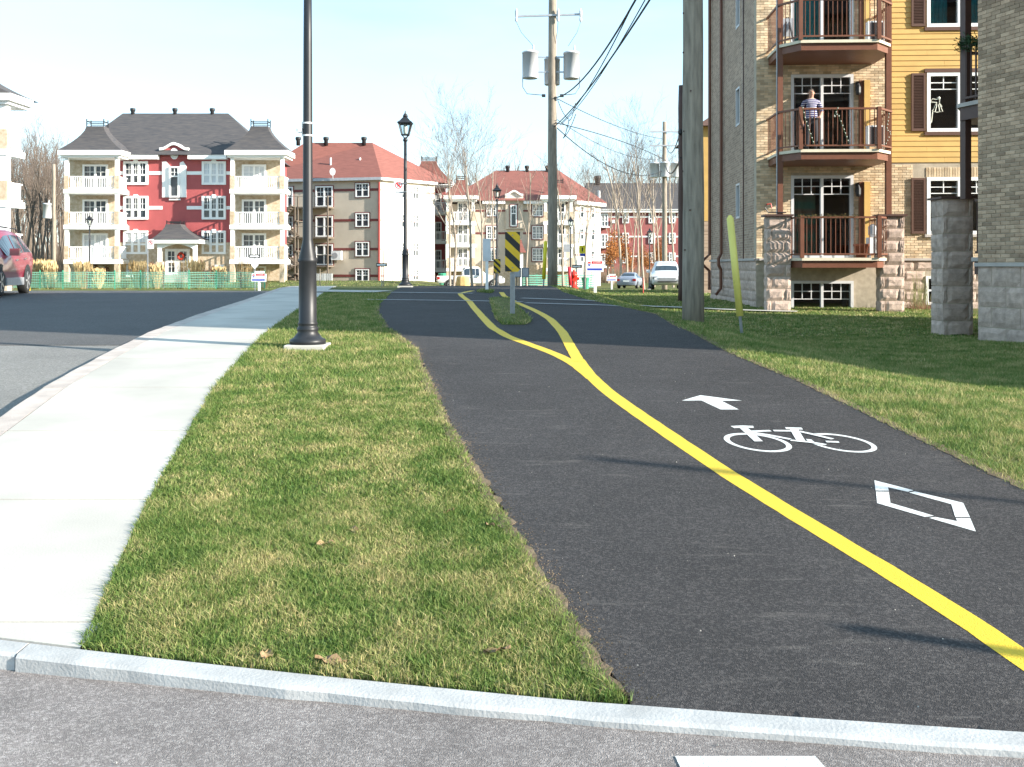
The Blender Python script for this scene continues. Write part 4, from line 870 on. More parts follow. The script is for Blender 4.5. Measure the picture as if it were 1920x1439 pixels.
for w in wins: m = MB(R); c = (ra(w[0]) + ra(w[1])) / 2; z = rz(w[2]); m.prism([(c - .2, z + .003), (c + .2, z + .003), (c + .13, z + .12), (c - .13, z + .12)], .02, .1); m.build('keystone', mt['trim'], rb)
fwin(R, rb, ra(319), ra(338), rz(371), rz(313), .16, 1, .12, name='stair_window', split=.68)
m = MB(R); z0, z1 = rz(373), rz(302)
for x0, x1 in ((305, 319), (338, 350)): m.prism([(ra(x0), z0 + .1), (ra(x1), z0 + .1), (ra(x1), rz(312)), ((ra(x0) + ra(x1)) / 2, rz(303)), (ra(x0), rz(304) if x0 == 305 else rz(306))], .003, .12)
o = m.build('stair_panel', mt['trim'], rb); tag(o, kind='stuff')
m = MB(R); m.box(ra(318), ra(339), .003, .14, z0 - .12, z0 - .001); m.build('window_sill', mt['trim'], rb)
# curved parapet gable
def curve(c, hw, z0, zt, n=16): return [(c + hw * (i / n * 2 - 1), z0 + (zt - z0) * (.5 + .5 * math.cos(math.pi * min(1, abs(i / n * 2 - 1) * 1.12))) ** 1.0) for i in range(n + 1)]
c = (ra(301) + ra(355)) / 2; hw = (ra(355) - ra(301)) / 2; cv = curve(c, hw, rz(283), rz(273))
m = MB(R); m.prism([(c - hw, rz(300)), (c + hw, rz(300))] + cv[::-1], -.5, .1); m.build('gable', mt['red'], rb)
m = MB(R); m.prism([(p[0], p[1] + .002) for p in cv] + [(p[0], p[1] + .2) for p in cv[::-1]], -.6, .3); m.build('gable_coping', mt['trim'], rb)
m = MB(R); cz = rz(289); m.prism([(c + .31 * math.cos(t * math.pi / 12), cz + .43 * math.sin(t * math.pi / 12)) for t in range(24)], .101, .17); m.build('oval_medallion', mt['trim'], rb)
for x0, x1 in ((233, 300.5), (356, 428)): m = MB(R); m.box(ra(x0), ra(x1), .002, .55, rz(300), rz(292)); m.build('eave', mt['trim'], rb)
# main hip roof
zr0 = rz(292); zr1 = EYE + 287 * 79.2 / FPX; k = 79.2 / FPX
m = MB(R); i = m.add([(ra(130), .6, zr0), (ra(510), .6, zr0), (ra(498), -8.6, zr0), (ra(145), -8.6, zr0), ((230 - CX) * k, -4.2, zr1), ((428 - CX) * k, -4.2, zr1)])
for q in ((0, 1, 5, 4), (1, 2, 5), (2, 3, 4, 5), (3, 0, 4), (0, 3, 2, 1)): m.face([i + j for j in q])
m.build('roof', mt['groof'], rb)
for px in (249, 328, 398): vent(rb, ((px - CX) * k, RD + 4.2, zr1), .2)
# towers with doors behind the balconies
decks = [rz(487, DP) , rz(422, DP), rz(355, DP)]
for (x0, x1, dx0, dx1) in ((121, 222, 157, 204), (432, 532, 455, 500)):
    tower(R, rb, ra(x0, DP), ra(x1, DP), DP, decks, rz(292, DP), rz(238, 1), zb, mt['groof'], None)
    m = MB(R); m.box(ra(x0) + .35, ra(x1) - .1, -.3 if False else .062, .12, zb, rz(293)); m.build('stone_panel', mt['stone'], rb)
    for z in decks: fwin(R, rb, ra(dx0), ra(dx1), z + .02, z + 1.98, .14, 2, .14, name='patio_door', split=.5, pane=mt['fblind'] if (x0 > 300 and z == decks[2]) or (x0 < 300 and z == decks[0]) else mt['fglass'])
    fwin(R, rb, ra(dx0), ra(dx1), zb + .3, decks[0] - .5, .08, 2, .12, name='basement_window', split=.5)
# porch
PD = 2.1; p0, p1 = ra(295, PD), ra(368, PD); ze = rz(457, PD); m = MB(R); flare(m, p0 - .35, p1 + .35, 0.05, PD + .35, ze + .3, rz(421, 1.2), ra(316, 1), ra(343, 1), .5, 1.6); m.build('porch_roof', mt['groof'], rb)
cresting(R, rb, ra(317, 1), ra(342, 1), .6, 1.5, rz(421, 1.2), .2)
m = MB(R); m.box(p0 - .3, p1 + .3, .07, PD + .3, ze, ze + .298); m.build('porch_eave', mt['trim'], rb)
n_ = 12; ar_ = [((p0 + .3) + (p1 - p0 - .6) * i / n_, ze - .35 + .3 * math.sin(math.pi * i / n_)) for i in range(n_ + 1)]
m = MB(R); m.prism([(p0, ze - .003), (p0, ze - .4), (p0 + .29, ze - .4)] + ar_ + [(p1 - .29, ze - .4), (p1, ze - .4), (p1, ze - .003)], PD - .3, PD); m.build('porch_arch', mt['trim'], rb)
for a in (p0, p1 - .26):
    m = MB(R); m.box(a, a + .26, PD - .28, PD - .02, rz(491, PD), ze - .4); m.build('porch_column', mt['trim'], rb); m = MB(R); m.box(a - .1, a + .36, PD - .4, PD + .06, zb, rz(491, PD) - .003); m.build('stone_pier', mt['stone'], rb)
m = MB(R); m.box(p0, p1, .07, PD + .5, zb, rz(516, PD)); m.build('porch_step', mt['concrete'], rb)
dz = rz(516, PD)
for x0, x1 in ((311, 334), (334, 357)):
    o = fwin(R, rb, ra(x0) + .01, ra(x1) - .01, dz + .003, rz(467), .1, 1, .2, name='entrance_door', split=.5, lowgrid=True)
w_ = thing('wreath', 'red door wreath on the white entrance door of the red building', 'wreath', R((ra(341), .25, rz(481)))); m = MB(R)
ring_ = [(ra(341) + .2 * math.cos(t * math.pi / 8), .25, rz(481) + .22 * math.sin(t * math.pi / 8)) for t in range(17)]; m.tube(ring_, .09, 6); m.build('wreath_ring', M('red_berry', (.42, .04, .02), .7, .3, 12), w_)
for x0, x1 in ((238, 251), (262, 275), (404, 422)): fwin(R, rb, ra(x0), ra(x1), rz(520), rz(497), .08, 1, .14, name='basement_window', lowgrid=True, split=.5)
# ------------------------------------------------------------------ white building at the left edge
WD = 52.0; Wf = Fr((0, WD), (1, 0)); wb = thing('apartment_building', 'white balcony tower of a building cut off behind the red car', 'building', (-27.5, WD, ground(-27, WD)))
wz = lambda py: Wf.z(py, 0, 1.5); zb2 = ground(-27, WD) - .4; wd = [wz(473), wz(377), wz(281)]
tower(Wf, wb, Wf.a(-200, 1.5), Wf.a(18, 1.5), 1.8, wd, wz(192), wz(120), zb2, mt['groof'], None, postw=.42)
m = MB(Wf); m.box(Wf.a(-430), Wf.a(-150), -6, 0, zb2, wz(188)); m.build('wall', mt['trim'], wb)
m = MB(Wf); i = m.add([(Wf.a(-440), .5, wz(188)), (Wf.a(-140), .5, wz(188)), (Wf.a(-140), -6.5, wz(188)), (Wf.a(-440), -6.5, wz(188)), (Wf.a(-330), -3, wz(110)), (Wf.a(-230), -3, wz(110))])
for q in ((0, 1, 5, 4), (1, 2, 5), (2, 3, 4, 5), (3, 0, 4), (0, 3, 2, 1)): m.face([i + j for j in q])
m.build('roof', mt['groof'], wb)
for z in wd: fwin(Wf, wb, Wf.a(-215), Wf.a(-165), z + .02, z + 2, .02, 2, .12, name='patio_door')
# ------------------------------------------------------------------ beige building with red roof
CD = 92.6; C0 = ((712 - CX) / FPX * CD, CD); cb = thing('apartment_building', 'beige apartment building with red hip roof and timber back stairs', 'building', (*C0, ground(*C0)))
CL = Fr(C0, (-.975, .22), (-.22, -.975)); CR = Fr(C0, (.65, .76), (.76, -.65)); zc0 = ground(*C0) - .4
ca = lambda px, d=0: CL.a(px, d); cz_ = lambda py, a, d=0: CL.z(py, a, d); ze = CL.z(338, 0)
la = ca(470); ra_ = CR.a(815)
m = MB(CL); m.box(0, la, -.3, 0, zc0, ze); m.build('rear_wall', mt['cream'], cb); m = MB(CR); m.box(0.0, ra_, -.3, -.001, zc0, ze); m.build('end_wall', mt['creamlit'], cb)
rows_ = [(344, 370), (400, 426), (454, 481), (505, 528)]
zw = [(CL.z(y1, ca(680)), CL.z(y0, ca(680))) for y0, y1 in rows_]
for z0, z1 in zw: fwin(CL, cb, ca(692.5), ca(667), z0, z1, .01, 2, .1, trim=mt['maroon'], split=.5)
for y in (357, 413.5, 467.5, 517):
    z = CL.z(y, 5)
    for x0, x1 in ((712, 694.5), (665.5, 626), (590, 551)): m = MB(CL); m.box(ca(x0), ca(x1), .002, .04, z - .13, z + .1); m.build('maroon_band', mt['maroon'], cb)
    m = MB(CR); m.box(.02, ra_, .002, .03, z - .1, z + .06); m.build('sunlit_maroon_band', M('sunlit_maroon_band', (.48, .28, .25), .8), cb)  # maroon band carried round the corner, its colour paled for the sunlit wall
dz_ = [CL.z(y, ca(608)) for y in (389, 445, 498)]
for z in dz_:
    fwin(CL, cb, ca(624.5), ca(592), z + .02, z + 1.98, .01, 2, .13, trim=mt['maroon'], name='patio_door', split=.5, grid=z == dz_[0])
    fwin(CL, cb, ca(550), ca(528), z + .02, z + 1.98, .01, 2, .13, trim=mt['maroon'], name='patio_door', split=.5)
    m = MB(CL); m.box(ca(627), ca(505), .05, 1.5, z - .16, z - .02); o = m.build('balcony_deck', mt['wood'], cb)
    m = MB(CL); m.bar((ca(627), 1.45, z + .95), (ca(505), 1.45, z + .95), .04); m.bar((ca(627), .1, z + .95), (ca(627), 1.45, z + .95), .04); m.build('railing', mt['wood'], cb)
for px in (626, 571, 545): m = MB(CL); m.box(ca(px) - .06, ca(px) + .06, 1.4, 1.52, zc0, dz_[0] + .95); m.build('timber_post', mt['wood'], cb)
for z0, z1 in zip(dz_[1:] + [zc0 + .3], dz_):
    m = MB(CL); mid = (z0 + z1) / 2; aa, ab = ca(575), ca(548)
    for s, (q0, q1) in enumerate(((z0, mid), (mid, z1))):
        d = 1.7 + .9 * s; p, q = ((aa, ab) if s == 0 else (ab, aa))
        m.bar((p, d, q0), (q, d, q1), .09, .26); m.bar((p, d + .7, q0), (q, d + .7, q1), .09, .26)
        for k_ in range(7): t = (k_ + .5) / 7; a = p + (q - p) * t; m.box(a - .14, a + .14, d, d + .7, q0 + (q1 - q0) * t, q0 + (q1 - q0) * t + .05)
    m.bar((aa, 2.6, z0), (aa, 2.6, z1), .1); m.bar((ab, 2.6, z0), (ab, 2.6, z1), .1); m.box(min(aa, ab) - .5, min(aa, ab), 1.6, 3.3, mid - .05, mid + .02)
    m.build('timber_stair', mt['wood'], cb)
m = MB(CL)
for k_ in range(16): a = ca(588) - (ca(588) - ca(636)) * k_ / 15; m.box(a - .13, a + .13, 1.9, 1.95, zc0 + .1, CL.z(513, 5))
tag(m.build('picket_screen', mt['trim'], cb), kind='stuff')
a = ca(634); m = MB(CL); z = CL.z(488, a); m.box(a - .5, a + .5, .1, .5, z, z + .85); o = m.build('air_conditioner', mt['whitem'], cb); m = MB(CL); m.prism([(a + .1 + .28 * math.cos(t * .52), z + .42 + .28 * math.sin(t * .52)) for t in range(12)], .501, .52); m.build('fan_grille', mt['greym'], o)
m = MB(CL); m.box(-.3, la, .0, .45, ze - .02, ze + .24); m.build('gutter', M('grey_gutter', (.40, .42, .45), .6), cb); m = MB(CR); m.box(-.1, ra_, .0, .45, ze - .02, ze + .24); m.build('gutter', mt['trim'], cb)
m = MB(CL); m.tube([(.0, .12, ze - .2), (.02, .12, zc0)], .12, 8); m.build('downspout', M('rust_red', (.36, .07, .06), .6), cb)
for px, w in ((757, .42), (778, .42)):
    for z0, z1 in zw: a = CR.a(px); fwin(CR, cb, a - w, a + w, z0, z1, .005, 2, .1, split=.5)
kk = 97.5 / FPX; zt = EYE + 232 * kk; rl_ = Vector(((572 - CX) * kk, 97.5)); rr_ = Vector(((698 - CX) * kk, 97.5))
e0 = CL((la + .4, .45, 0)); e1 = CL((-.15, .45, 0)); e2 = CR((ra_ + 2.2, .45, 0)); e3 = (e2[0] - 11, e2[1] + 8); e4 = (e0[0] + 1, e0[1] + 9); m = MB()
i = m.add([(*e0[:2], ze + .24), (e1[0] + .2, e1[1], ze + .24), (*e2[:2], ze + .24), (*e3, ze + .24), (*e4, ze + .24), (*rl_, zt), (*rr_, zt)])
for q in ((0, 1, 6, 5), (1, 2, 6), (2, 3, 6), (3, 4, 5, 6), (4, 0, 5), (4, 3, 2, 1, 0)): m.face([i + j for j in q])
m.build('roof', mt['rroof'], cb)
for px in (560, 612, 683): vent(cb, ((px - CX) * kk, 97.3, zt), .26)
for px, D_ in ((620, 95.2), (675, 95.2)): x = (px - CX) * D_ / FPX; z = EYE + 195 * D_ / FPX; m = MB(); m.cyl((x, D_, z - .5), (x, D_, z + .45), .09, 8); m.build('vent_pipe', mt['whitem'], cb)
x = (625 - CX) * 93.3 / FPX; z = EYE + 172 * 93.3 / FPX; m = MB(); m.lathe([(.02, 0), (.28, .05), (.36, .1)], 14); o_ = [(p[0] * .75 + x, 93.0 - p[2] * 1, z + p[1] + .25) for p in m.v]; m.v = o_; so = m.build('satellite_dish', mt['whitem'], cb); m = MB(); m.cyl((x, 93.05, z - .4), (x, 93.0, z + .25), .04, 6); m.build('dish_mast', mt['greym'], so)
# its corner balcony tower
TF = Fr((0, 104), (1, 0)); td = [TF.z(y, 0, 1) for y in (505, 452, 398)]
tower(TF, cb, TF.a(762, 1.9), TF.a(844, 1.9), 1.9, td, TF.z(348, 0, 1.9), TF.z(303, 0, 1), zc0, mt['rroof'], None, tops=.34, postw=.3)
m = MB(TF); m.box(TF.a(760), TF.a(834), -1.5, 0, zc0, TF.z(348)); m.build('red_wall', mt['red'], cb)
for z in td: fwin(TF, cb, TF.a(806), TF.a(828), z + .02, z + 2, .02, 2, .12, name='patio_door')
# ------------------------------------------------------------------ second beige building
ED = 99.6; E = Fr((0, ED), (1, 0)); eb = thing('apartment_building', 'beige apartment building with red roof behind the bare birch trees', 'building', (1, ED, ground(1, ED)))
ea = lambda px, d=0: E.a(px, d); ez = lambda py, d=0: E.z(py, 0, d); zb = ground(1, ED) - .5
m = MB(E); m.box(ea(840), ea(1078), -11, 0, zb, ez(383)); m.build('front_wall', mt['cream'], eb)
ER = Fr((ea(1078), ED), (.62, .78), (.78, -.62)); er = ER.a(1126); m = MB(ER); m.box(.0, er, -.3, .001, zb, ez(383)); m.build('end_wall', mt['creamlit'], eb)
for y in (395, 437, 478): m = MB(ER); m.box(.02, er, .003, .03, ez(y) - .08, ez(y) + .06); m.build('sunlit_maroon_band', bpy.data.materials['sunlit_maroon_band'], eb)
for y in (386, 428, 470):
    for px in (1090, 1110): a = ER.a(px); fwin(ER, eb, a - .35, a + .35, ez(y + 22), ez(y), .005, 1, .1, split=.5)
for y in (395, 437):
    for x0, x1 in ((892, 911), (932, 947), (981, 996)): m = MB(E); m.box(ea(x0), ea(x1), .002, .05, ez(y + 2.3), ez(y - 1)); m.build('maroon_band', mt['maroon'], eb)
for y0, y1 in ((383, 406), (424, 449), (466, 490)):
    for x0, x1 in ((912, 931), (998, 1018)): fwin(E, eb, ea(x0), ea(x1), ez(y1), ez(y0), .02, 3 if x0 > 950 else 2, .1, trim=mt['maroon'], split=.45, lowgrid=True)
m = MB(E); m.box(ea(948), ea(981), .002, .2, ez(430), ez(378)); m.build('stair_panel', mt['cream'], eb); fwin(E, eb, ea(957), ea(969), ez(425), ez(385), .21, 1, .12, name='stair_window', trim=mt['maroon'], split=.6)
c = ea(964); hw = ea(981) - c; cv = curve(c, hw, ez(368), ez(361)); m = MB(E); m.prism([(c - hw, ez(378) + .002), (c + hw, ez(378) + .002)] + cv[::-1], -.5, .2); m.build('gable', mt['creamlit'], eb)
m = MB(E); m.prism([(p[0], p[1] + .002) for p in cv] + [(p[0], p[1] + .2) for p in cv[::-1]], -.6, .4); m.build('gable_coping', mt['trim'], eb)
for x0, x1 in ((905, 947.5), (981.5, 1020)): m = MB(E); m.box(ea(x0), ea(x1), .002, .5, ez(383) , ez(377)); m.build('eave', mt['trim'], eb)
m = MB(ER); m.box(-.2, er + .3, .0, .5, ez(384), ez(377)); m.build('eave', mt['trim'], eb)
kk = 105 / FPX; zt = EYE + 180 * kk; q0 = E((ea(835), .6, 0)); q1 = E((ea(1078), .6, 0)); q2 = ER((er + .4, .6, 0)); m = MB(); ze2 = ez(377) + .003
i = m.add([(*q0[:2], ze2), (*q1[:2], ze2), (*q2[:2], ze2), (q2[0] - 4, q2[1] + 9, ze2), (q0[0], q0[1] + 12, ze2), ((930 - CX) * kk, 105, zt), ((1048 - CX) * kk, 105, zt)])
for q in ((0, 1, 6, 5), (1, 2, 6), (2, 3, 6), (3, 4, 5, 6), (4, 0, 5), (4, 3, 2, 1, 0)): m.face([i + j for j in q])
m.build('roof', mt['rroof'], eb)
for px in (952, 988, 1026): vent(eb, ((px - CX) * kk, 104.8, zt), .24)
ed = [ez(y, 1.5) for y in (503, 458, 416)]
for x0, x1, zt_, dx in ((838, 890, 338, (858, 878)), (1020, 1074, 345, (1032, 1060))):
    tower(E, eb, ea(x0, 1.8), ea(x1, 1.8), 1.8, ed, ez(374, 1.8), ez(zt_, 1), zb, mt['rroof'], None, tops=.35, postw=.3)
    for z in ed: fwin(E, eb, ea(dx[0]), ea(dx[1]), z + .02, z + 2, .02, 2, .12, name='patio_door', split=.5)
m = MB(E); flare(m, ea(962, 1.5), ea(987, 1.5), .1, 2, ez(474, 1.5), ez(450, 1), ea(972, 1), ea(978, 1), .8, 1.2); m.build('porch_roof', mt['rroof'], eb)
for px in (978,): m = MB(E); m.box(ea(px, 1.5) - .15, ea(px, 1.5) + .15, 1.5, 1.8, zb, ez(474, 1.5)); m.build('porch_column', mt['trim'], eb)
m = MB(E); m.box(ea(840), ea(1078), .003, .04, zb, ez(497)); m.build('stone_base', mt['stone'], eb)
# ------------------------------------------------------------------ far red building on the right
FD = 138.0; Ff = Fr((0, FD), (1, .02)); fb = thing('apartment_building', 'far red building with dark roof seen through the trees', 'building', (18, FD, ground(18, FD)))
fa = lambda px, d=0: Ff.a(px, d); fz = lambda py, d=0: Ff.z(py, 15, d); zb = ground(18, FD) - .6
m = MB(Ff); m.box(fa(1118), fa(1330), -10, 0, zb, fz(399)); m.build('red_wall', M('faded_red_siding', (.27, .085, .08), .8), fb)
m = MB(Ff); i = m.add([(fa(1095), .8, fz(395)), (fa(1340), .8, fz(395)), (fa(1340), -11, fz(395)), (fa(1095), -11, fz(395)), (fa(1105), -5, fz(338)), (fa(1300), -5, fz(338))])
for q in ((0, 1, 5, 4), (1, 2, 5), (2, 3, 4, 5), (3, 0, 4), (0, 3, 2, 1)): m.face([i + j for j in q])
m.build('roof', mt['groof'], fb); m = MB(Ff); m.box(fa(1118), fa(1330), .002, .7, fz(399), fz(393)); m.build('eave', mt['trim'], fb)
for y in (407, 444, 481): m = MB(Ff); m.box(fa(1141), fa(1330), .003, .08, fz(y + 1.3), fz(y - 1.3)); m.build('white_band', mt['trim'], fb)
for y in (399, 437, 474):
    for px in (1173, 1222, 1260): fwin(Ff, fb, fa(px - 6), fa(px + 6), fz(y + 20), fz(y), .09, 2, .14)
    m = MB(Ff); m.box(fa(1125), fa(1141), .09, 1.6, fz(y + 29), fz(y + 27)); o = m.build('balcony_deck', mt['trim'], fb); fwin(Ff, fb, fa(1127), fa(1140), fz(y + 27), fz(y + 2), .09, 2, .14, name='patio_door')
    m = MB(Ff); m.box(fa(1147), fa(1154), .05, .5, fz(y + 20), fz(y + 14)); m.build('air_conditioner', mt['whitem'], fb)
vent(fb, (fa(1126), FD + 5, fz(338)), .5); m = MB(); x = fa(1125); m.cyl((x, FD + 2, fz(380)), (x, FD + 2, fz(356)), .2, 8); m.build('vent_pipe', mt['whitem'], fb)
# ================================================================== street furniture
mt['polewood'] = M('weathered_pole', (.28, .235, .185), .9, .25, 6, .6, 40, stretch=(3, 3, .4))
mt['polegrey'] = M('grey_pole', (.24, .21, .17), .9, .3, 5, .8, 50, stretch=(4, 4, .5))
mt['galv'] = M('galvanised', (.28, .295, .31), .4, .12, 20, metal=.6)
mt['signwhite'] = M('sign_white', (.78, .78, .77), .45, .03, 3)
mt['signyellow'] = M('sign_yellow', (.72, .46, .02), .45, .04, 3)
mt['signblack'] = M('sign_black', (.018, .018, .018), .5, .1, 3)
mt['signred'] = M('sign_red', (.55, .03, .04), .45, .05, 3)
mt['signblue'] = M('sign_blue', (.03, .06, .40), .45, .05, 3)
mt['guard'] = M('yellow_plastic', (.70, .62, .16), .5, .06, 3)
mt['brightyellow'] = M('bright_yellow_plastic', (.75, .62, .03), .5, .06, 3)
mt['lampglass'] = glassmat('lantern_glass', (.8, .84, .84))
mt['wire'] = M('black_cable', (.02, .022, .026), .6, .1, 3)
mt['ceramic'] = M('insulator', (.55, .56, .57), .35, .05, 3)
mt['tank'] = M('transformer_grey', (.60, .61, .63), .4, .05, 3)
mt['hydrant'] = M('hydrant_red', (.50, .035, .02), .45, .1, 6)
mt['bronze'] = M('mailbox_bronze', (.16, .17, .18), .5, .1, 4)
LAMPG = 'black street lamps with square lanterns'
def lamp(px, D, label, loc=None):
    p = Vector(loc) if loc else at(px, D); o = thing('street_lamp', label, 'street lamp', p, LAMPG); x, y, z = p
    T = lambda q: (q[0] + x, q[1] + y, q[2] + z)
    m = MB(T); m.box(-.21, .21, -.21, .21, -.15, .045); m.build('concrete_base', mt['concrete'], o, bevel=.012)
    m = MB(T); m.lathe([(.19, .046), (.19, .09), (.15, .11), (.105, .17), (.112, .19), (.112, .215), (.1, .225), (.1, .25), (.108, .26), (.094, .275), (.092, .9), (.1, .91), (.1, .935), (.094, .945), (.094, .955), (.06, 1.1), (.053, 1.14), (.046, 3.2), (.04, 4.1)], 20); m.build('shaft', mt['blackm'], o, True)
    m = MB(T); m.lathe([(.041, 4.1), (.065, 4.11), (.065, 4.16), (.045, 4.2), (.03, 4.22)], 14); m.build('collar', mt['blackm'], o, True)
    m = MB(T)
    for sx in (-1, 1):
        for sy in (-1, 1): m.bar((.03 * sx, .03 * sy, 4.2), (.095 * sx, .095 * sy, 4.29), .02); m.bar((.095 * sx, .095 * sy, 4.29), (.17 * sx, .17 * sy, 4.61), .026)
    for r, zz in ((.1, 4.29), (.17, 4.6)):
        for s in (-1, 1): m.bar((-r, r * s, zz), (r, r * s, zz), .026); m.bar((r * s, -r, zz), (r * s, r, zz), .026)
    fr = m.build('lantern_frame', mt['blackm'], o)
    m = MB(T); i = m.add([(-.085, -.085, 4.29), (.085, -.085, 4.29), (.085, .085, 4.29), (-.085, .085, 4.29), (-.155, -.155, 4.6), (.155, -.155, 4.6), (.155, .155, 4.6), (-.155, .155, 4.6)])
    for q in ((0, 1, 5, 4), (1, 2, 6, 5), (2, 3, 7, 6), (3, 0, 4, 7)): m.face([i + k for k in q])
    m.build('lantern_pane', mt['lampglass'], fr)
    m = MB(T); m.lathe([(.03, 4.3), (.055, 4.36), (.06, 4.5), (.04, 4.58)], 10); m.build('bulb', mt['bulb'], fr, True)
    m = MB(T); m.lathe([(.30, 4.612), (.29, 4.63), (.2, 4.68), (.1, 4.77), (.07, 4.79)], 4, ph=math.pi / 4); m.lathe([(.06, 4.785), (.075, 4.81), (.05, 4.87), (.025, 4.89), (.02, 4.93), (.004, 4.97)], 10); m.build('lantern_roof', mt['blackm'], o)
    return o
L1 = lamp(577, 10.5, 'tall black lamp post with white straps on the grass strip beside the sidewalk')
L2 = lamp(760, 28, 'black street lamp with white no parking sign on its pole')
lamp(932, 47, 'black street lamp behind the small striped hazard marker'); lamp(1070, 66, 'black street lamp next to the red hydrant, with a grey sign'); lamp(1218, 80, 'distant black street lamp between the silver sedan and the white car'); lamp(168, 66, 'black street lamp in front of the red building and its green fence')
p = Vector((11.9, 1.5, ground(11.9, 1.5))); o = thing('shadow_mast', 'unseen mast added beyond the right edge to cast a long thin shadow', 'mast', p); m = MB(); m.cyl((p.x, p.y, p.z - .1), (p.x, p.y, p.z + 4.5), .028, 10); m.build('shaft', mt['galv'], o); m = MB(); m.cyl((p.x, p.y, p.z + 4.45), (p.x, p.y, p.z + 4.95), .045, 10); m.build('head', mt['galv'], o)  # added out of view, its thicker top shaped for the shadow on the path
# sensor box with straps on the first lamp
x, y, z = wloc(L1); o = thing('sensor_box', 'small white box strapped to the nearest lamp post', 'sensor box', (x - .09, y, z + 2.3)); zc = EYE + 255 * 10.5 / FPX
m = MB(); m.box(x - .105, x - .06, y - .03, y + .03, zc - .022, zc + .026); m.build('casing', mt['whitem'], o, bevel=.004); m = MB(); m.box(x - .112, x - .1055, y - .02, y + .02, zc - .012, zc + .016); m.build('lens', mt['blackm'], o)
m = MB(); m.box(x - .06, x - .052, y - .012, y + .012, zc - .06, zc + .09); m.build('bracket', mt['whitem'], o)
for q in (zc - .055, zc + .075): m = MB(); m.lathe([(.05, q - .008), (.054, q - .008), (.054, q + .008), (.05, q + .008)], 16, (x, y)); m.build('strap', mt['whitem'], o)
# ------------------------------------------------------------------ signs
def ringm(m, c, r0, r1, y, n=20):
    for i in range(n):
        a, b = 2 * math.pi * i / n, 2 * math.pi * (i + 1) / n
        m.poly([(c[0] + r0 * math.cos(a), y, c[1] + r0 * math.sin(a)), (c[0] + r1 * math.cos(a), y, c[1] + r1 * math.sin(a)), (c[0] + r1 * math.cos(b), y, c[1] + r1 * math.sin(b)), (c[0] + r0 * math.cos(b), y, c[1] + r0 * math.sin(b))])
def text_obj(name, body, size, loc, mat, parent, rx=math.pi / 2, rz=0, align='CENTER'):
    cu = bpy.data.curves.new(name, 'FONT'); cu.body = body; cu.size = size; cu.align_x = align; cu.align_y = 'CENTER'; cu.extrude = .0005
    t = bpy.data.objects.new(name, cu); COL.objects.link(t); dg = bpy.context.evaluated_depsgraph_get(); me = bpy.data.meshes.new_from_object(t.evaluated_get(dg)); bpy.data.objects.remove(t)
    me.materials.clear(); me.materials.append(mat); q = bpy.data.objects.new(name, me); COL.objects.link(q); q.parent = parent; q.location = Vector(loc) - wloc(parent); q.rotation_euler = (rx, 0, rz); WL[q.name] = Vector(loc); return q
def no_parking(cx, cy, z0, w, h, o):
    m = MB(); m.box(cx - w / 2, cx + w / 2, cy - .006, cy, z0, z0 + h); p = m.build('sign_panel', mt['signwhite'], o, bevel=.004)
    c = (cx, z0 + h * .66); r = w * .36; m = MB(); ringm(m, c, r * .8, r, cy - .009); m.build('red_ring', mt['signred'], p)
    text_obj('letter', 'P', r * 1.7, (cx, cy - .0085, c[1]), mt['signblack'], p)
    m = MB(); k = .6 * r; m.poly([(c[0] - k - .01, cy - .0095, c[1] + k - .02), (c[0] - k + .02, cy - .0095, c[1] + k + .01), (c[0] + k + .01, cy - .0095, c[1] - k + .02), (c[0] + k - .02, cy - .0095, c[1] - k - .01)]); m.build('red_slash', mt['signred'], p)
    for q in (.22, .12):
        m = MB(); m.poly([(cx - w * .3, cy - .009, z0 + h * q), (cx + w * .3, cy - .009, z0 + h * q), (cx + w * .3, cy - .009, z0 + h * (q + .05)), (cx - w * .3, cy - .009, z0 + h * (q + .05))]); m.build('text_line', mt['greym'], p)
x, y, z = wloc(L2); s_ = thing('parking_sign', 'white no parking sign clamped to a street lamp before the beige building', 'sign', (x - .17, y, z + 2.55)); zz = EYE + 135 * 28 / FPX; no_parking(x - .185, y - .03, zz, .27, .39, s_)
for q in (.06, .3): m = MB(); m.box(x - .1, x + .05, y - .065, y - .03, zz + q, zz + q + .02); m.build('clamp', mt['galv'], s_)
def channel_post(o, x, y, z0, z1, w=.07, mat=None):
    m = MB(); d = w * .35; m.box(x - w / 2, x - w * .3, y - .003, y + .003, z0, z1); m.box(x + w * .3, x + w / 2, y - .003, y + .003, z0, z1); m.box(x - w * .3, x - w * .22, y, y + d, z0, z1); m.box(x + w * .22, x + w * .3, y, y + d, z0, z1); m.box(x - w * .22, x + w * .22, y + d - .006, y + d, z0, z1)
    i = len(m.v); return m.build('post', mat or mt['galv'], o)
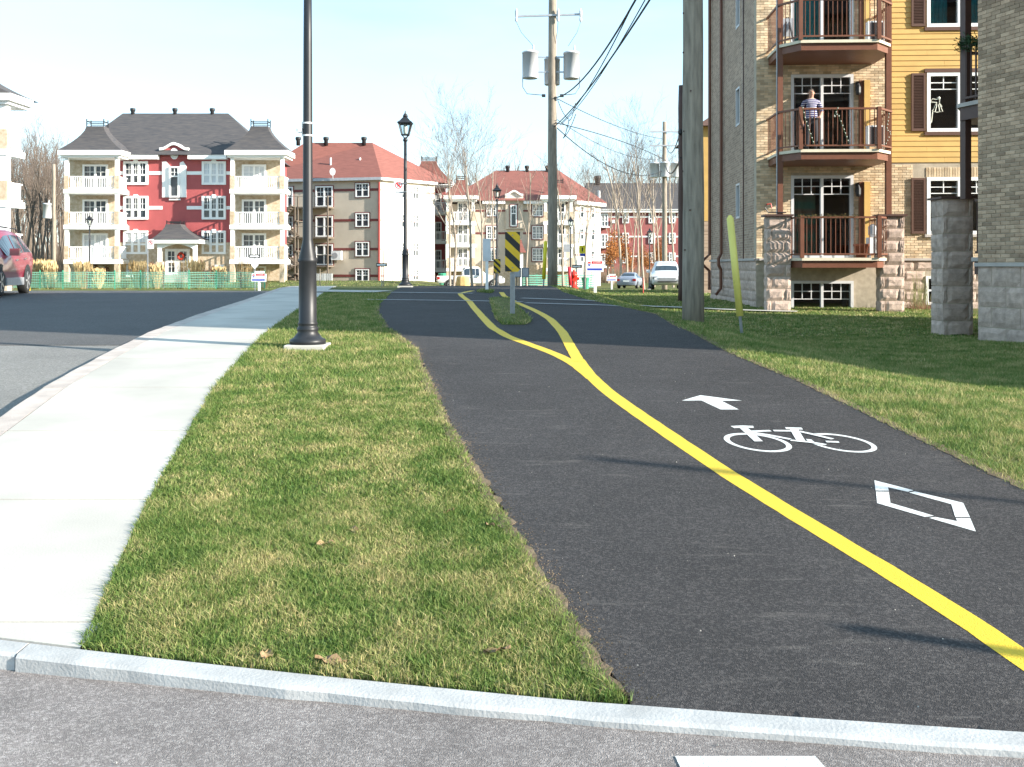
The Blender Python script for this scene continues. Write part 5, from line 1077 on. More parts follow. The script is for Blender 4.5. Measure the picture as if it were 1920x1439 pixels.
def marker(px, D, zlo, zhi, w, label, tilt=0, post=True):
    p = at(px, D); o = thing('hazard_marker', label, 'hazard marker', p, None); x, y, z = p
    if post: channel_post(o, x, y, z - .2, zlo + .1, .07)
    else: m = MB(); m.cyl((x, y, z - .1), (x, y, zlo + .1), .02, 8); m.build('post', mt['galv'], o)
    m = MB(); r = .03; c = [(x - w / 2, zlo + r), (x - w / 2 + r, zlo), (x + w / 2 - r, zlo), (x + w / 2, zlo + r), (x + w / 2, zhi - r), (x + w / 2 - r, zhi), (x - w / 2 + r, zhi), (x - w / 2, zhi - r)]
    m.prism(c, y - .012, y - .006); pn = m.build('sign_panel', mt['signyellow'], o)
    st_ = .13 * (zhi - zlo) / .6; zz = zlo - w
    while zz < zhi + .01:
        quad = [(x - w / 2, zz + w * .95), (x + w / 2, zz), (x + w / 2, zz + st_ * .95), (x - w / 2, zz + w * .95 + st_ * .95)]
        def clip(P, lo, keep):
            out = []
            for a, b in zip(P, P[1:] + P[:1]):
                ia, ib = keep(a[1], lo), keep(b[1], lo)
                if ia: out.append(a)
                if ia != ib: t = (lo - a[1]) / (b[1] - a[1]); out.append((a[0] + (b[0] - a[0]) * t, lo))
            return out
        q = clip(quad, zlo + .004, lambda v, l: v >= l); q = clip(q, zhi - .004, lambda v, l: v <= l) if len(q) > 2 else q
        if len(q) > 2: m = MB(); m.poly([(a, y - .0135, b) for a, b in q]); m.build('black_stripe', mt['signblack'], pn)
        zz += st_ * 1.95
    for q in (zhi - .05, zlo + .06): m = MB(); m.lathe([(.009, 0), (.009, .006)], 8); m.v = [(x + v[0], y - .0135 - v[2], q + v[1]) for v in m.v]; m.build('bolt', mt['galv'], o)
marker(961, 14.3, EYE - 10 * 14.3 / FPX, EYE + 65 * 14.3 / FPX, .215, 'large yellow and black striped hazard marker on the grass island')
marker(932, 41, EYE - 13 * 41 / FPX, EYE + 14 * 41 / FPX, .28, 'small far striped hazard marker in front of a lamp', post=False)
p = at(913, 24); o = thing('sign_post', 'white unmarked back of a sign on a white post at the small island', 'sign', p); m = MB(); m.box(p.x - .035, p.x + .035, p.y - .03, p.y + .03, p.z - .1, EYE + 12 * 24 / FPX); m.build('post', mt['signwhite'], o); m = MB(); m.box(p.x - .1, p.x + .09, p.y - .036, p.y - .031, EYE + 10 * 24 / FPX, EYE + 52 * 24 / FPX); m.build('sign_panel', M('sign_back', (.62, .64, .66), .5), o, bevel=.002)
# sign posts near the red building
p = at(277, 62); o = thing('parking_sign', 'no parking sign on a metal post in front of the red building porch', 'sign', p); m = MB(); m.cyl((p.x, p.y, p.z - .2), (p.x, p.y, EYE + 52 * 62 / FPX), .04, 8); m.build('post', mt['galv'], o); no_parking(p.x + .2, p.y - .05, EYE + 33 * 62 / FPX, .4, .6, o)
def one_way(px, py, D, label, shield=False):
    p = at(px, D); zz = EYE + (HY - py) * D / FPX; o = thing('one_way_sign', label, 'sign', p); m = MB(); m.cyl((p.x, p.y, p.z - .2), (p.x, p.y, zz + .1), .03, 8); m.build('post', mt['galv'], o)
    m = MB(); m.box(p.x - .3, p.x + .3, p.y - .05, p.y - .035, zz - .1, zz + .1); q = m.build('sign_panel', mt['signblack'], o)
    m = MB(); m.poly([(p.x - .26, p.y - .053, zz - .045), (p.x + .12, p.y - .053, zz - .045), (p.x + .12, p.y - .053, zz - .075), (p.x + .27, p.y - .053, zz), (p.x + .12, p.y - .053, zz + .075), (p.x + .12, p.y - .053, zz + .045), (p.x - .26, p.y - .053, zz + .045)]); m.build('arrow', mt['signwhite'], q)
    if shield: m = MB(); m.prism([(p.x - .2, zz - .2), (p.x - .2, zz - .5), (p.x, zz - .72), (p.x + .2, zz - .5), (p.x + .2, zz - .2)], p.y - .05, p.y - .036); m.build('shield_panel', mt['signwhite'], o)
one_way(478, 481, 56, 'black one way sign above a white shield panel near the right balcony tower', True); one_way(716, 497, 56, 'black one way sign at the corner of the beige building'); one_way(1082, 500, 60, 'one way sign beside the lamp near the hydrant')
def realty(px, D, y0, y1, w, label, red, tilt=.0, flip=False):
    p = at(px, D); s = D / FPX; z0, z1 = EYE + (HY - y1) * s, EYE + (HY - y0) * s; o = thing('real_estate_sign', label, 'sign', p); h = z1 - z0; yq = p.y - .06
    m = MB(); m.box(p.x - .06, p.x + .06, p.y - .05, p.y + .05, p.z - .15, z0 + .05); m.build('post', mt['signwhite'], o)
    m = MB(); m.prism([(p.x - w / 2, z0), (p.x + w / 2 - .03, z0 - .03), (p.x + w / 2, z1 - .03), (p.x - w / 2 + .03, z1)], yq, yq + .03); q = m.build('panel', mt['signwhite'], o)
    m = MB(); m.box(p.x - w * .28, p.x + w * .36, yq, yq + .028, z1 + .004, z1 + h * .28); m.build('topper', mt['signwhite'], o)
    def rect(a0, a1, b0, b1, mat, nm, e=.003): m = MB(); m.poly([(p.x + w * (a0 - .5), yq - e, z0 + h * b0), (p.x + w * (a1 - .5), yq - e, z0 + h * b0), (p.x + w * (a1 - .5), yq - e, z0 + h * b1), (p.x + w * (a0 - .5), yq - e, z0 + h * b1)]); m.build(nm, mat, q)
    rect(.30, .88, .70, .93, mt['signred'], 'red_bar'); rect(.05, .88, .08, .28, mt['signblue'], 'blue_bar')
    text_obj('bar_text', red, h * .17, (p.x + w * .09, yq - .005, z0 + h * .815), mt['signwhite'], q)
    c = (p.x - w * .34, z0 + h * .72); r = h * .17; n = 14; pts = [(c[0] + r * math.cos(math.pi * i / n), c[1] + r * math.sin(math.pi * i / n)) for i in range(n + 1)]
    m = MB(); m.poly([(a, yq - .004, b) for a, b in pts]); m.build('balloon_top', mt['signred'], q)
    m = MB(); m.poly([(c[0] - r, yq - .004, c[1] - .002), (c[0] + r, yq - .004, c[1] - .002), (c[0] + r * .9, yq - .004, c[1] - r * .35), (c[0] - r * .9, yq - .004, c[1] - r * .35)]); m.build('balloon_band', mt['signwhite'], q)
    m = MB(); m.poly([(c[0] - r * .9, yq - .004, c[1] - r * .38), (c[0] + r * .9, yq - .004, c[1] - r * .38), (c[0] + r * .12, yq - .004, c[1] - r * 1.5), (c[0] - r * .12, yq - .004, c[1] - r * 1.5)]); m.build('balloon_base', mt['signblue'], q)
realty(1116, 42, 489, 509, .75, 'white real estate sign with red and blue bars beside the yellow sign', 'A LOUER'); realty(486, 55, 513, 528, .85, 'white real estate sign in front of the right balcony tower and green fence', 'A LOUER'); realty(1147, 75, 517, 527, .8, 'small distant real estate sign on the dry lawn', 'A LOUER')
p = at(1097, 50); o = thing('bus_stop_sign', 'yellow and blue sign on a thin metal post', 'sign', p); zz = EYE + 25 * 50 / FPX; m = MB(); m.cyl((p.x, p.y, p.z - .2), (p.x, p.y, zz + .4), .025, 8); m.build('post', mt['galv'], o); m = MB(); m.box(p.x - .3, p.x + .02, p.y - .05, p.y - .03, zz - .02, zz + .38); q = m.build('yellow_panel', mt['brightyellow'], o); m = MB(); m.poly([(p.x - .17, p.y - .053, zz + .08), (p.x - .11, p.y - .053, zz + .08), (p.x - .11, p.y - .053, zz + .28), (p.x - .17, p.y - .053, zz + .28)]); m.build('black_mark', mt['signblack'], q); m = MB(); m.box(p.x - .26, p.x, p.y - .05, p.y - .03, zz - .16, zz - .024); m.build('blue_panel', mt['signblue'], o)
p = at(1058, 64); o = thing('lamp_sign', 'grey back of a sign hung on the lamp by the hydrant', 'sign', p + Vector((0, 0, 2))); m = MB(); zz = EYE + 27 * 64 / FPX; m.box(p.x - .05, p.x + .36, p.y - .03, p.y - .01, zz, zz + .5); m.build('sign_panel', mt['greym'], o); m = MB(); m.box(p.x + .2, p.x + .5, p.y - .01, p.y + 1.9, zz + .2, zz + .24); m.build('bracket', mt['galv'], o)
# hydrant, its marker, guards, stakes, mail boxes
p = at(1076, 44); o = thing('fire_hydrant', 'red fire hydrant with rounded cap', 'hydrant', p); T = lambda q: (q[0] + p.x, q[1] + p.y, q[2] + p.z)
m = MB(T); m.lathe([(.2, -.05), (.2, .06), (.13, .08), (.13, .55), (.17, .57), (.17, .62), (.14, .68), (.08, .76), (.04, .8), (.04, .85)], 14); m.build('barrel', mt['hydrant'], o, True)
for s in (-1, 1): m = MB(T); m.tube([(.1 * s, 0, .46), (.24 * s, 0, .46)], .06, 8); m.build('outlet', mt['hydrant'], o)
m = MB(T); m.tube([(0, -.1, .4), (0, -.24, .4)], .085, 10); m.build('outlet', mt['hydrant'], o)
def guard(px, D, px1, py1, r, mat, label, name='guy_guard'):
    p = at(px, D); t = Vector(((px1 - CX) / FPX * D, D, EYE + (HY - py1) * D / FPX)); o = thing(name, label, 'pole guard', p); b = p + (t - p) * .16
    m = MB(); m.tube([b, t], r, 10); m.build('plastic_sleeve', mat, o, True); m = MB(); e = (t - p).normalized(); m.tube([t - e * .001, t + e * r * .9], [r, r * .4], 10); m.build('sleeve_cap', mat, o)
    m = MB(); m.tube([p - e * .12, b + e * .02], r * .45, 6); m.build('anchor_rod', mt['galv'], o)
guard(1391, 12.6, 1369, 410, .045, mt['guard'], 'leaning pale yellow guy wire guard on the lawn before the brick building'); guard(1019, 31, 1023, 455, .06, mt['brightyellow'], 'bright yellow guy wire guard beside the far utility pole'); guard(1070, 43, 1067, 503, .07, mt['signred'], 'red marker sleeve beside the fire hydrant', 'hydrant_marker')
for px, D, py, mat, lb in ((55, 33, 471, mt['signyellow'], 'thin orange marker stake behind the red car'), (1206, 46, 521, mt['hydrant'], 'thin rusty stake in front of the silver sedan'), (600, 60, 505, mt['polewood'], 'thin wooden stake on the grass before the beige building'), (719, 58, 470, mt['polewood'], 'thin wooden stake by the beige building corner')):
    p = at(px, D); m = MB(); m.tube([(p.x, p.y, p.z - .15), (p.x, p.y, EYE + (HY - py) * D / FPX)], [.03, .022], 6); tag(m.build('stake', mat), lb, 'stake')
p = at(978, 36); o = thing('mail_box_cluster', 'pair of grey community mail boxes on thin legs', 'mail box', p); T = lambda q: (q[0] + p.x, q[1] + p.y, q[2] + p.z)
for s in (-.29, .0): m = MB(T); m.box(s, s + .27, -.18, .18, .35, .70); q = m.build('mail_box', mt['bronze'], o, bevel=.01); m = MB(T); m.box(s + .03, s + .24, -.19, -.181, .38, .67); m.build('door', mt['greym'], q)
for k in range(6): m = MB(T); a = -.29 + k * .11; m.box(a - .012, a + .012, -.02, .02, -.1, .35); m.build('leg', mt['blackm'], o)
# off-frame post, added only to cast the near shadow
p = Vector((6.6, 1.55, 0)); o = thing('shadow_post', 'unseen post added beyond the right edge to cast the near shadow', 'post', p); m = MB(); m.cyl((p.x, p.y, -.1), (p.x, p.y, 2.25), .04, 10); m.build('shaft', mt['galv'], o); m = MB(); m.lathe([(.042, 2.25), (.042, 2.27), (.01, 2.3)], 10, (p.x, p.y)); m.build('cap', mt['galv'], o)
# ------------------------------------------------------------------ utility poles
def upole(px, D, h, r0, r1, label, mat, lean=0):
    p = at(px, D); o = thing('utility_pole', label, 'utility pole', p); m = MB(); n = 10; r = random.Random(int(px))
    m.tube([(p.x + lean * t / n + r.uniform(-.01, .01), p.y, p.z - .3 + (h + .3) * t / n) for t in range(n + 1)], [r0 + (r1 - r0) * t / n for t in range(n + 1)], 16); m.build('pole_shaft', mat, o, True); return o, p
def can(o, c, r, h):
    m = MB(); m.lathe([(r * .3, c[2] - .01), (r * .96, c[2]), (r, c[2] + .02), (r, c[2] + h), (r * 1.05, c[2] + h), (r * 1.05, c[2] + h + .05), (r * .8, c[2] + h + .09), (.03, c[2] + h + .1)], 18, c[:2]); t = m.build('transformer', mt['tank'], o, True)
    m = MB(); m.lathe([(.03, c[2] + h + .09), (.05, c[2] + h + .12), (.03, c[2] + h + .16), (.045, c[2] + h + .2), (.02, c[2] + h + .34)], 8, (c[0] + r * .4, c[1])); m.build('bushing', mt['ceramic'], t); return t
P1, p1 = upole(1036, 38, 13.8, .195, .14, 'tall wooden utility pole with crossarm and three grey transformers', mt['polewood'])
s = 38 / FPX; zz = lambda py: EYE + (HY - py) * s; xx = lambda px: (px - CX) * s
m = MB(); m.bar((xx(968), 37.85, zz(33)), (xx(1090), 37.85, zz(29)), .07, .07); m.build('crossarm', mt['greym'], P1)
for px in (968, 1046, 1088): m = MB(); m.lathe([(.02, zz(44)), (.05, zz(42)), (.05, zz(38)), (.035, zz(36)), (.055, zz(30)), (.055, zz(24)), (.02, zz(19))], 8, (xx(px), 37.78)); m.build('insulator', mt['ceramic'], P1)
can(P1, (xx(994), 37.95, zz(148)), .30, .95); can(P1, (xx(1071), 37.95, zz(149)), .30, .95); can(P1, (xx(1036), 38.42, zz(156)), .30, .95)
for y in (108, 136): m = MB(); m.bar((xx(1006), 37.95, zz(y)), (xx(1060), 37.95, zz(y)), .05); m.build('bracket', mt['greym'], P1)
for px, q in ((968, 994 + 6), (1088, 1071 - 6), (1046, 1040)): m = MB(); m.tube([(xx(px), 37.78, zz(44)), (xx(px) * .7 + xx(q) * .3, 37.8, zz(64)), (xx(q), 37.9, zz(88))], .008, 4); m.build('jumper_wire', mt['wire'], P1)
for sx, q in ((-1, 980), (1, 1086)): m = MB(); m.tube([(xx(q), 37.9, zz(145)), (xx(q), 37.85, zz(165)), (xx(q - sx * 8), 37.8, zz(178)), (xx(1036 + sx * 14), 37.8, zz(181))], .014, 5); m.build('jumper_wire', mt['wire'], P1)
for sx in (-1, 1): m = MB(); m.box(xx(1036 + sx * 17) - .07, xx(1036 + sx * 17) + .07, 37.75, 37.85, zz(184), zz(179)); m.build('splice', mt['blackm'], P1)
P2, p2 = upole(1300, 13.9, 10, .155, .125, 'thick grey utility pole on the grass right of the bike path', mt['polegrey'])
for k in range(9): q = 1.0 + k * .55; m = MB(); a = 3.7 + .6 * math.sin(k * 2); m.lathe([(.012, 0), (.012, .02), (.004, .022)], 6); rr = .15 - .003 * q; m.v = [(p2.x + math.cos(a) * (rr + v[2]) - math.sin(a) * v[0], p2.y + math.sin(a) * (rr + v[2]) + math.cos(a) * v[0], p2.z + q + v[1]) for v in m.v]; m.build('nail_head', mt['dkbrown'], P2)
P3, p3 = upole(1246, 66, 11.2, .19, .13, 'distant utility pole with transformers above the white car', mt['polewood']); s3 = 66 / FPX; z3 = lambda py: EYE + (HY - py) * s3; x3 = lambda px: (px - CX) * s3
for y in (248, 274): m = MB(); m.bar((x3(1217), 65.85, z3(y)), (x3(1274), 65.85, z3(y)), .09, .09); m.build('crossarm', mt['greym'], P3)
for px in (1227, 1245, 1266): can(P3, (x3(px), 65.7 if px == 1245 else 65.95, z3(333)), .3, .9)
P4, p4 = upole(1277.5, 30, 6.5, .10, .09, 'slim brown service post with cables behind the thick grey pole', mt['dkbrown']); s4 = 30 / FPX; z4 = lambda py: EYE + (HY - py) * s4; x4 = lambda px: (px - CX) * s4
m = MB(); m.lathe([(.03, z4(255)), (.07, z4(252)), (.07, z4(247)), (.03, z4(244))], 8, (x4(1274), 29.85)); m.build('insulator', mt['blackm'], P4)
P5, p5 = upole(101, 72, 8.6, .14, .11, 'utility pole with grey transformer at the wood edge left of the red building', mt['polewood']); s5 = 72 / FPX; can(P5, ((90 - CX) * s5, 71.9, EYE + 90 * s5), .3, 1.0)
# wires
wr = 0
def wire_run(a, b, sag, r, label, n=18):
    a, b = Vector(a), Vector(b); pts = [a.lerp(b, t / n) - Vector((0, 0, sag * 4 * (t / n) * (1 - t / n))) for t in range(n + 1)]; m = MB(); m.tube(pts, r, 5)
    return tag(m.build('overhead_wire', mt['wire']), label, 'wire', 'overhead wires')
top2 = Vector((p2.x, p2.y, 0)); wire_run((xx(1040), 37.85, zz(185)), (p2.x + .15, p2.y, 7.0), .75, .022, 'thick twisted cable from the transformer pole to the thick grey pole')
wire_run((xx(1040), 37.85, zz(238)), (p2.x + .12, p2.y, 6.3), .30, .02, 'lower cable from the transformer pole to the thick grey pole'); wire_run((xx(1050), 37.8, zz(236)), (p2.x + .16, p2.y, 6.7), .42, .012, 'thin cable from the transformer pole to the thick grey pole'); wire_run((xx(1052), 37.8, zz(232)), (p2.x + .2, p2.y - .05, 7.4), .55, .014, 'upper thin cable from the transformer pole to the thick grey pole')
for ((px, py), (qx, qy), sg, r), W3 in zip( (((1046, 188), (1244, 262), .25, .016), ((1042, 232), (1248, 302), -.2, .02), ((1044, 226), (1243, 298), .55, .012), ((1040, 238), (1240, 322), .9, .02)), ('topmost cable from the transformer pole to the distant pole', 'thick cable arching from the transformer pole to the distant transformers', 'thinnest cable from the transformer pole to the distant pole', 'lowest sagging cable from the transformer pole to the distant pole')):
    wire_run((xx(px), 37.8, zz(py)), (x3(qx), 65.8, z3(qy)), sg, r, W3)
for (px, py), (qx, qy), sg in (((1044, 187), (1066, 228), .15), ((1066, 228), (1055, 262), .1), ((1078, 196), (1064, 230), .2), ((1055, 262), (1078, 218), .12)): wire_run((xx(px), 37.7, zz(py)), (xx(qx), 37.5, zz(qy)), sg, .014, 'looped connecting cable hanging beside the transformer pole')
wire_run((x3(1246), 65.6, z3(312)), (x4(1275), 29.85, z4(297)), .5, .03, 'dark cable from the distant transformers to the brown service post'); wire_run((x4(1274), 29.8, z4(248)), (x3(1250), 65.8, z3(278)), .5, .02, 'thin cable between the brown service post and the distant pole')
wire_run((p5.x, 71.9, EYE + 112 * s5), ((0 - CX) * s5 - 20, 72, EYE + 120 * s5), .3, .02, 'wire from the wood edge pole to the left'); wire_run((p5.x, 71.9, EYE + 112 * s5), (-33, 73, EYE + 108 * s5), .1, .02, 'wire from the wood edge pole to the red building')
mt['net'] = M('green_netting', (.2, .48, .36), .6, .1, 2)
# green safety fence before the red building
fo = thing('safety_fence', 'green plastic safety fence before the red building', 'fence', (-25, 61, ground(-25, 61))); fp = [(-30.6 + k * 1.55, 61 + .25 * math.sin(k * 1.7)) for k in range(11)]
for k, (x, y) in enumerate(fp): m = MB(); g = ground(x, y); m.box(x - .03, x + .03, y - .03, y + .03, g - .2, g + 1.15); m.build('fence_post', mt['green'] if k % 3 else mt['wood'], fo)
for (x0, y0), (x1, y1) in zip(fp, fp[1:]):
    m = MB()
    for j in range(7): h = .12 + j * .15; m.bar((x0, y0 - .035, ground(x0, y0) + h), (x1, y1 - .035, ground(x1, y1) + h - .03 * math.sin(j)), .006, .03)
    for j in range(1, 16): t = j / 16; x, y = x0 + (x1 - x0) * t, y0 + (y1 - y0) * t - .045; m.bar((x, y, ground(x, y) + .1), (x, y, ground(x, y) + 1.04), .02, .006)
    m.build('netting', mt['net'], fo)
fo = thing('safety_fence', 'green plastic safety fence before the second beige building', 'fence', (4, 90, ground(4, 90)))
fp = [(.9 + k * 1.3, 88) for k in range(6)]
for x, y in fp: m = MB(); g = ground(x, y); m.box(x - .03, x + .03, y - .03, y + .03, g - .2, g + 1.3); m.build('fence_post', mt['green'], fo)
for (x0, y0), (x1, y1) in zip(fp, fp[1:]):
    m = MB()
    for j in range(6): h = .15 + j * .2; m.bar((x0, y0 - .035, ground(x0, y0) + h), (x1, y1 - .035, ground(x1, y1) + h), .006, .11)
    m.build('netting', mt['net'], fo)
# ornamental grass tufts behind the fence
mt['plume'] = M('straw_plume', (.46, .34, .17), .9, .25, 6, island=.2)
r_ = random.Random(15); m = MB()
for _ in range(170):
    a = r_.uniform(0, 6.28); l = r_.uniform(0, .45); h = r_.uniform(.6, 1.5); p = Vector((math.cos(a) * .12, math.sin(a) * .12, 0)); q = p + Vector((math.cos(a) * l, math.sin(a) * l, h)); m.poly([p, p + Vector((.03, .01, 0)), q + Vector((.02, 0, 0)), q])
    if h > 1.0: m.poly([q, q + Vector((.05, .02, .1)), q + Vector((.0, 0, .3)), q + Vector((-.05, 0, .1))])
tuft = m.mesh('ornamental_grass', mt['plume'])
for k in range(13):
    x = -31 + k * 1.25 + r_.uniform(-.4, .4); y = 63 + r_.uniform(-.8, 1.5); o = bpy.data.objects.new('ornamental_grass', tuft); COL.objects.link(o); o.location = (x, y, ground(x, y) - .05); o.rotation_euler = (0, 0, k); o.scale = [r_.uniform(.7, 1.15)] * 3; tag(o, 'straw coloured ornamental grass tuft behind the green fence', 'grass tuft', 'ornamental grass tufts by the red building')
# ================================================================== cars
mt['tyre'] = M('tyre_rubber', (.02, .02, .02), .8, .1, 10); mt['rim'] = M('alloy_rim', (.55, .56, .58), .3, .05, 5, metal=.7)
mt['carglass'] = M('car_glass', (.03, .045, .06), .06, .1, 2, spec=.7)
mt['headl'] = M('headlight_clear', (.13, .14, .15), .15, .05, 5); mt['taill'] = M('taillight_red', (.35, .01, .01), .25, .05, 5); mt['trimblk'] = M('black_trim', (.03, .03, .03), .6, .1, 5)
mt['chrome'] = M('chrome', (.6, .6, .62), .15, .02, 5, metal=1)
def paint(name, c):
    m = M(name, c, .35, .03, 2, spec=.5); m.node_tree.nodes['Principled BSDF'].inputs['Coat Weight'].default_value = .6; m.node_tree.nodes['Principled BSDF'].inputs['Coat Roughness'].default_value = .08; return m
def cpart(m, name, mat, root, smooth=False): o = bpy.data.objects.new(name, m.mesh(name, mat, smooth=smooth)); COL.objects.link(o); o.parent = root; return o
SUV = [(-2.36, .5, .88, .92, .72, .74, .66), (-2.28, .36, 1.02, 1.08, .86, .88, .76), (-2.12, .3, 1.1, 1.42, .9, .93, .68), (-1.9, .3, 1.1, 1.62, .91, .94, .64), (-1.4, .28, 1.08, 1.69, .91, .94, .64), (-.5, .26, 1.04, 1.71, .91, .94, .65), (.25, .26, 1.01, 1.66, .91, .94, .64), (.62, .26, 1.0, 1.5, .91, .94, .65), (1.12, .27, .98, 1.12, .91, .93, .74), (1.35, .28, .97, 1.05, .91, .92, .72), (1.9, .3, .92, 1.0, .89, .9, .68), (2.22, .34, .82, .9, .84, .86, .6), (2.36, .48, .68, .74, .72, .74, .5)]
SEDAN = [(-2.3, .5, .82, .86, .7, .72, .62), (-2.22, .34, .92, .99, .82, .85, .7), (-1.75, .28, .94, 1.02, .86, .89, .68), (-1.45, .26, .93, 1.1, .87, .9, .66), (-.85, .24, .92, 1.38, .87, .9, .56), (-.2, .24, .91, 1.44, .87, .9, .56), (.35, .24, .9, 1.38, .87, .9, .57), (1.1, .25, .88, .98, .87, .89, .68), (1.7, .28, .8, .9, .85, .87, .64), (2.15, .32, .7, .78, .8, .82, .55), (2.28, .45, .6, .64, .68, .7, .45)]
PICK = [(-2.75, .55, .95, 1.0, .85, .86, .84), (-2.7, .5, 1.02, 1.06, .9, .92, .88), (-.75, .42, 1.05, 1.08, .92, .94, .88), (-.72, .42, 1.06, 1.55, .92, .94, .66), (-.5, .42, 1.06, 1.78, .92, .94, .68), (.5, .42, 1.06, 1.8, .92, .94, .68), (1.15, .42, 1.06, 1.18, .92, .94, .76), (1.5, .44, 1.04, 1.12, .92, .93, .74), (2.35, .46, .98, 1.05, .9, .91, .7), (2.6, .52, .8, .86, .82, .84, .6)]
def car(label, cat, loc, head, ST, mat, wx, wr=.35, cab=None, name='parked_car', glass=None, rack=False, cladding=False):
    root = thing(name, label, cat, loc); root.rotation_euler = (0, 0, math.atan2(head[1], head[0])); sec = []
    for x, zl, zb, zt, wl_, wb, wt in ST:
        h = [(wl_ * .9, zl), (wl_, zl + .1), (wb, zl + (zb - zl) * .55), (wb * .985, zb), (wt + (wb - wt) * .06, zt - .07 * min(1, (zt - zb) / .3)), (wt * .86, zt), (wt * .4, zt + .012)]
        sec.append([(x, y, z) for y, z in h] + [(x, -y, z) for y, z in h[::-1]])
    m = MB(); n = len(sec[0]); R_ = [m.add(s) for s in sec]
    for a, b in zip(R_, R_[1:]):
        for k in range(n): m.face((a + k, a + (k + 1) % n, b + (k + 1) % n, b + k))
    m.face(range(R_[0], R_[0] + n)); m.face(range(R_[-1], R_[-1] + n)); body = cpart(m, 'body', mat, root, True)
    e = body.modifiers.new('edge', 'EDGE_SPLIT'); e.split_angle = math.radians(38)
    def lerp(x):
        for a, b in zip(ST, ST[1:]):
            if a[0] <= x <= b[0]: t = (x - a[0]) / (b[0] - a[0]); return [a[i] + (b[i] - a[i]) * t for i in range(7)]
    c0, c1 = cab
    for sgn, nm in ((1, 'side_window'), (-1, 'side_window')):
        for q0, q1 in ((c0, c0 + (c1 - c0) * .3), (c0 + (c1 - c0) * .33, c0 + (c1 - c0) * .62), (c0 + (c1 - c0) * .65, c1)):
            m = MB(); k = 6
            for i in range(k + 1):
                x = q0 + (q1 - q0) * i / k; s = lerp(x)
                for f in (.1, .9): w0, w1 = s[5] * .985, s[6] + (s[5] - s[6]) * .06; zt = s[3] - .07 * min(1, (s[3] - s[2]) / .3); m.add([(x, sgn * (w0 + (w1 - w0) * f + .008), s[2] + (zt - s[2]) * f)])
            for i in range(k): m.face((2 * i, 2 * i + 1, 2 * i + 3, 2 * i + 2))
            cpart(m, nm, mt['carglass'], root)
    f0, f1 = glass
    for (xa, xb), nm in ((f0, 'rear_window'), (f1, 'windshield')):
        m = MB(); sa, sb = lerp(xa), lerp(xb)
        for s in (sa, lerp((xa + xb) / 2), sb): d = .012; m.add([(s[0] + (d if nm == 'windshield' else -d), s[6] * .93 * q, s[3] + .014 - (abs(q) > .5) * .02) for q in (-1, -.35, .35, 1)])
        for i in range(2):
            for k in range(3): m.face((i * 4 + k, i * 4 + k + 1, i * 4 + 5 + k, i * 4 + 4 + k))
        cpart(m, nm, mt['carglass'], root, True)
    for x in wx:
        for sgn in (-1, 1):
            w = lerp(x)[5]; T = lambda q, x=x, sgn=sgn, w=w: (x + q[0], sgn * (w - .2 + q[2]), wr + q[1])
            m = MB(T); m.lathe([(wr * .7, 0), (wr * .96, .0), (wr, .04), (wr, .17), (wr * .96, .205), (wr * .66, .205)], 24); wh = cpart(m, 'tyre', mt['tyre'], root, True)
            m = MB(T); m.lathe([(wr * .68, .18), (wr * .66, .207), (wr * .58, .2), (wr * .5, .17), (.06, .185), (.02, .2)], 20)
            for k in range(5): a = k * 1.257; m.bar((.04 * math.cos(a), .04 * math.sin(a), .2), (wr * .6 * math.cos(a), wr * .6 * math.sin(a), .202), .05, .03)
            ri = cpart(m, 'rim', mt['rim'], wh, False)
            m = MB(); arc = [(x + (wr + .07) * math.cos(math.pi * i / 14), wr + (wr + .07) * math.sin(math.pi * i / 14)) for i in range(15)]; m.poly([(a, sgn * (w + .004), b) for a, b in [(x + wr + .07, .28)] + arc + [(x - wr - .07, .28)]]); cpart(m, 'wheel_arch', mt['trimblk'], root)
    xf, sf = ST[-2][0], ST[-2]; xr, sr = ST[1][0], ST[1]
    for sgn in (-1, 1):
        m = MB(); w = sf[5]; m.box(xf - .2, xf + .1, min(sgn * w * .62, sgn * w * .985), max(sgn * w * .62, sgn * w * .985), sf[2] - .17, sf[2] - .02); cpart(m, 'headlight', mt['headl'], root)
        m = MB(); w = sr[5]; m.box(xr - .1, xr + .12, min(sgn * w * .68, sgn * w * 1.005), max(sgn * w * .68, sgn * w * 1.005), sr[2] - .22, sr[2] - .03); cpart(m, 'taillight', mt['taill'], root)
        xm = c1 - .15; s = lerp(xm); m = MB(); m.box(xm - .06, xm + .08, min(sgn * (s[5] + .02), sgn * (s[5] + .24)), max(sgn * (s[5] + .02), sgn * (s[5] + .24)), s[2] + .02, s[2] + .2); cpart(m, 'mirror', mat, root)
        for q in (.3, .64):
            xh = c0 + (c1 - c0) * q; s = lerp(xh); m = MB(); m.box(xh - .02, xh + .16, min(sgn * s[5], sgn * (s[5] + .035)), max(sgn * s[5], sgn * (s[5] + .035)), s[2] - .13, s[2] - .09); cpart(m, 'door_handle', mt['chrome'], root)
        if cladding:
            m = MB(); s = lerp(0); m.box(wx[0] + wr + .1, wx[1] - wr - .1, min(sgn * (s[4] - .1), sgn * (s[5] + .012)), max(sgn * (s[4] - .1), sgn * (s[5] + .012)), s[1], s[1] + .2); cpart(m, 'sill_cladding', mt['greym'], root)
        if rack: m = MB(); m.tube([(c0 + .2, sgn * .58, ST[5][3]), (c0 + .3, sgn * .58, ST[5][3] + .06), (c1 - .6, sgn * .58, ST[5][3] + .06), (c1 - .5, sgn * .58, ST[5][3])], .02, 6); cpart(m, 'roof_rail', mt['trimblk'], root)
    m = MB(); m.box(ST[-1][0] - .06, ST[-1][0] + .02, -.5, .5, sf[2] - .24, sf[2] - .08); g = cpart(m, 'grille', mt['greym'], root)
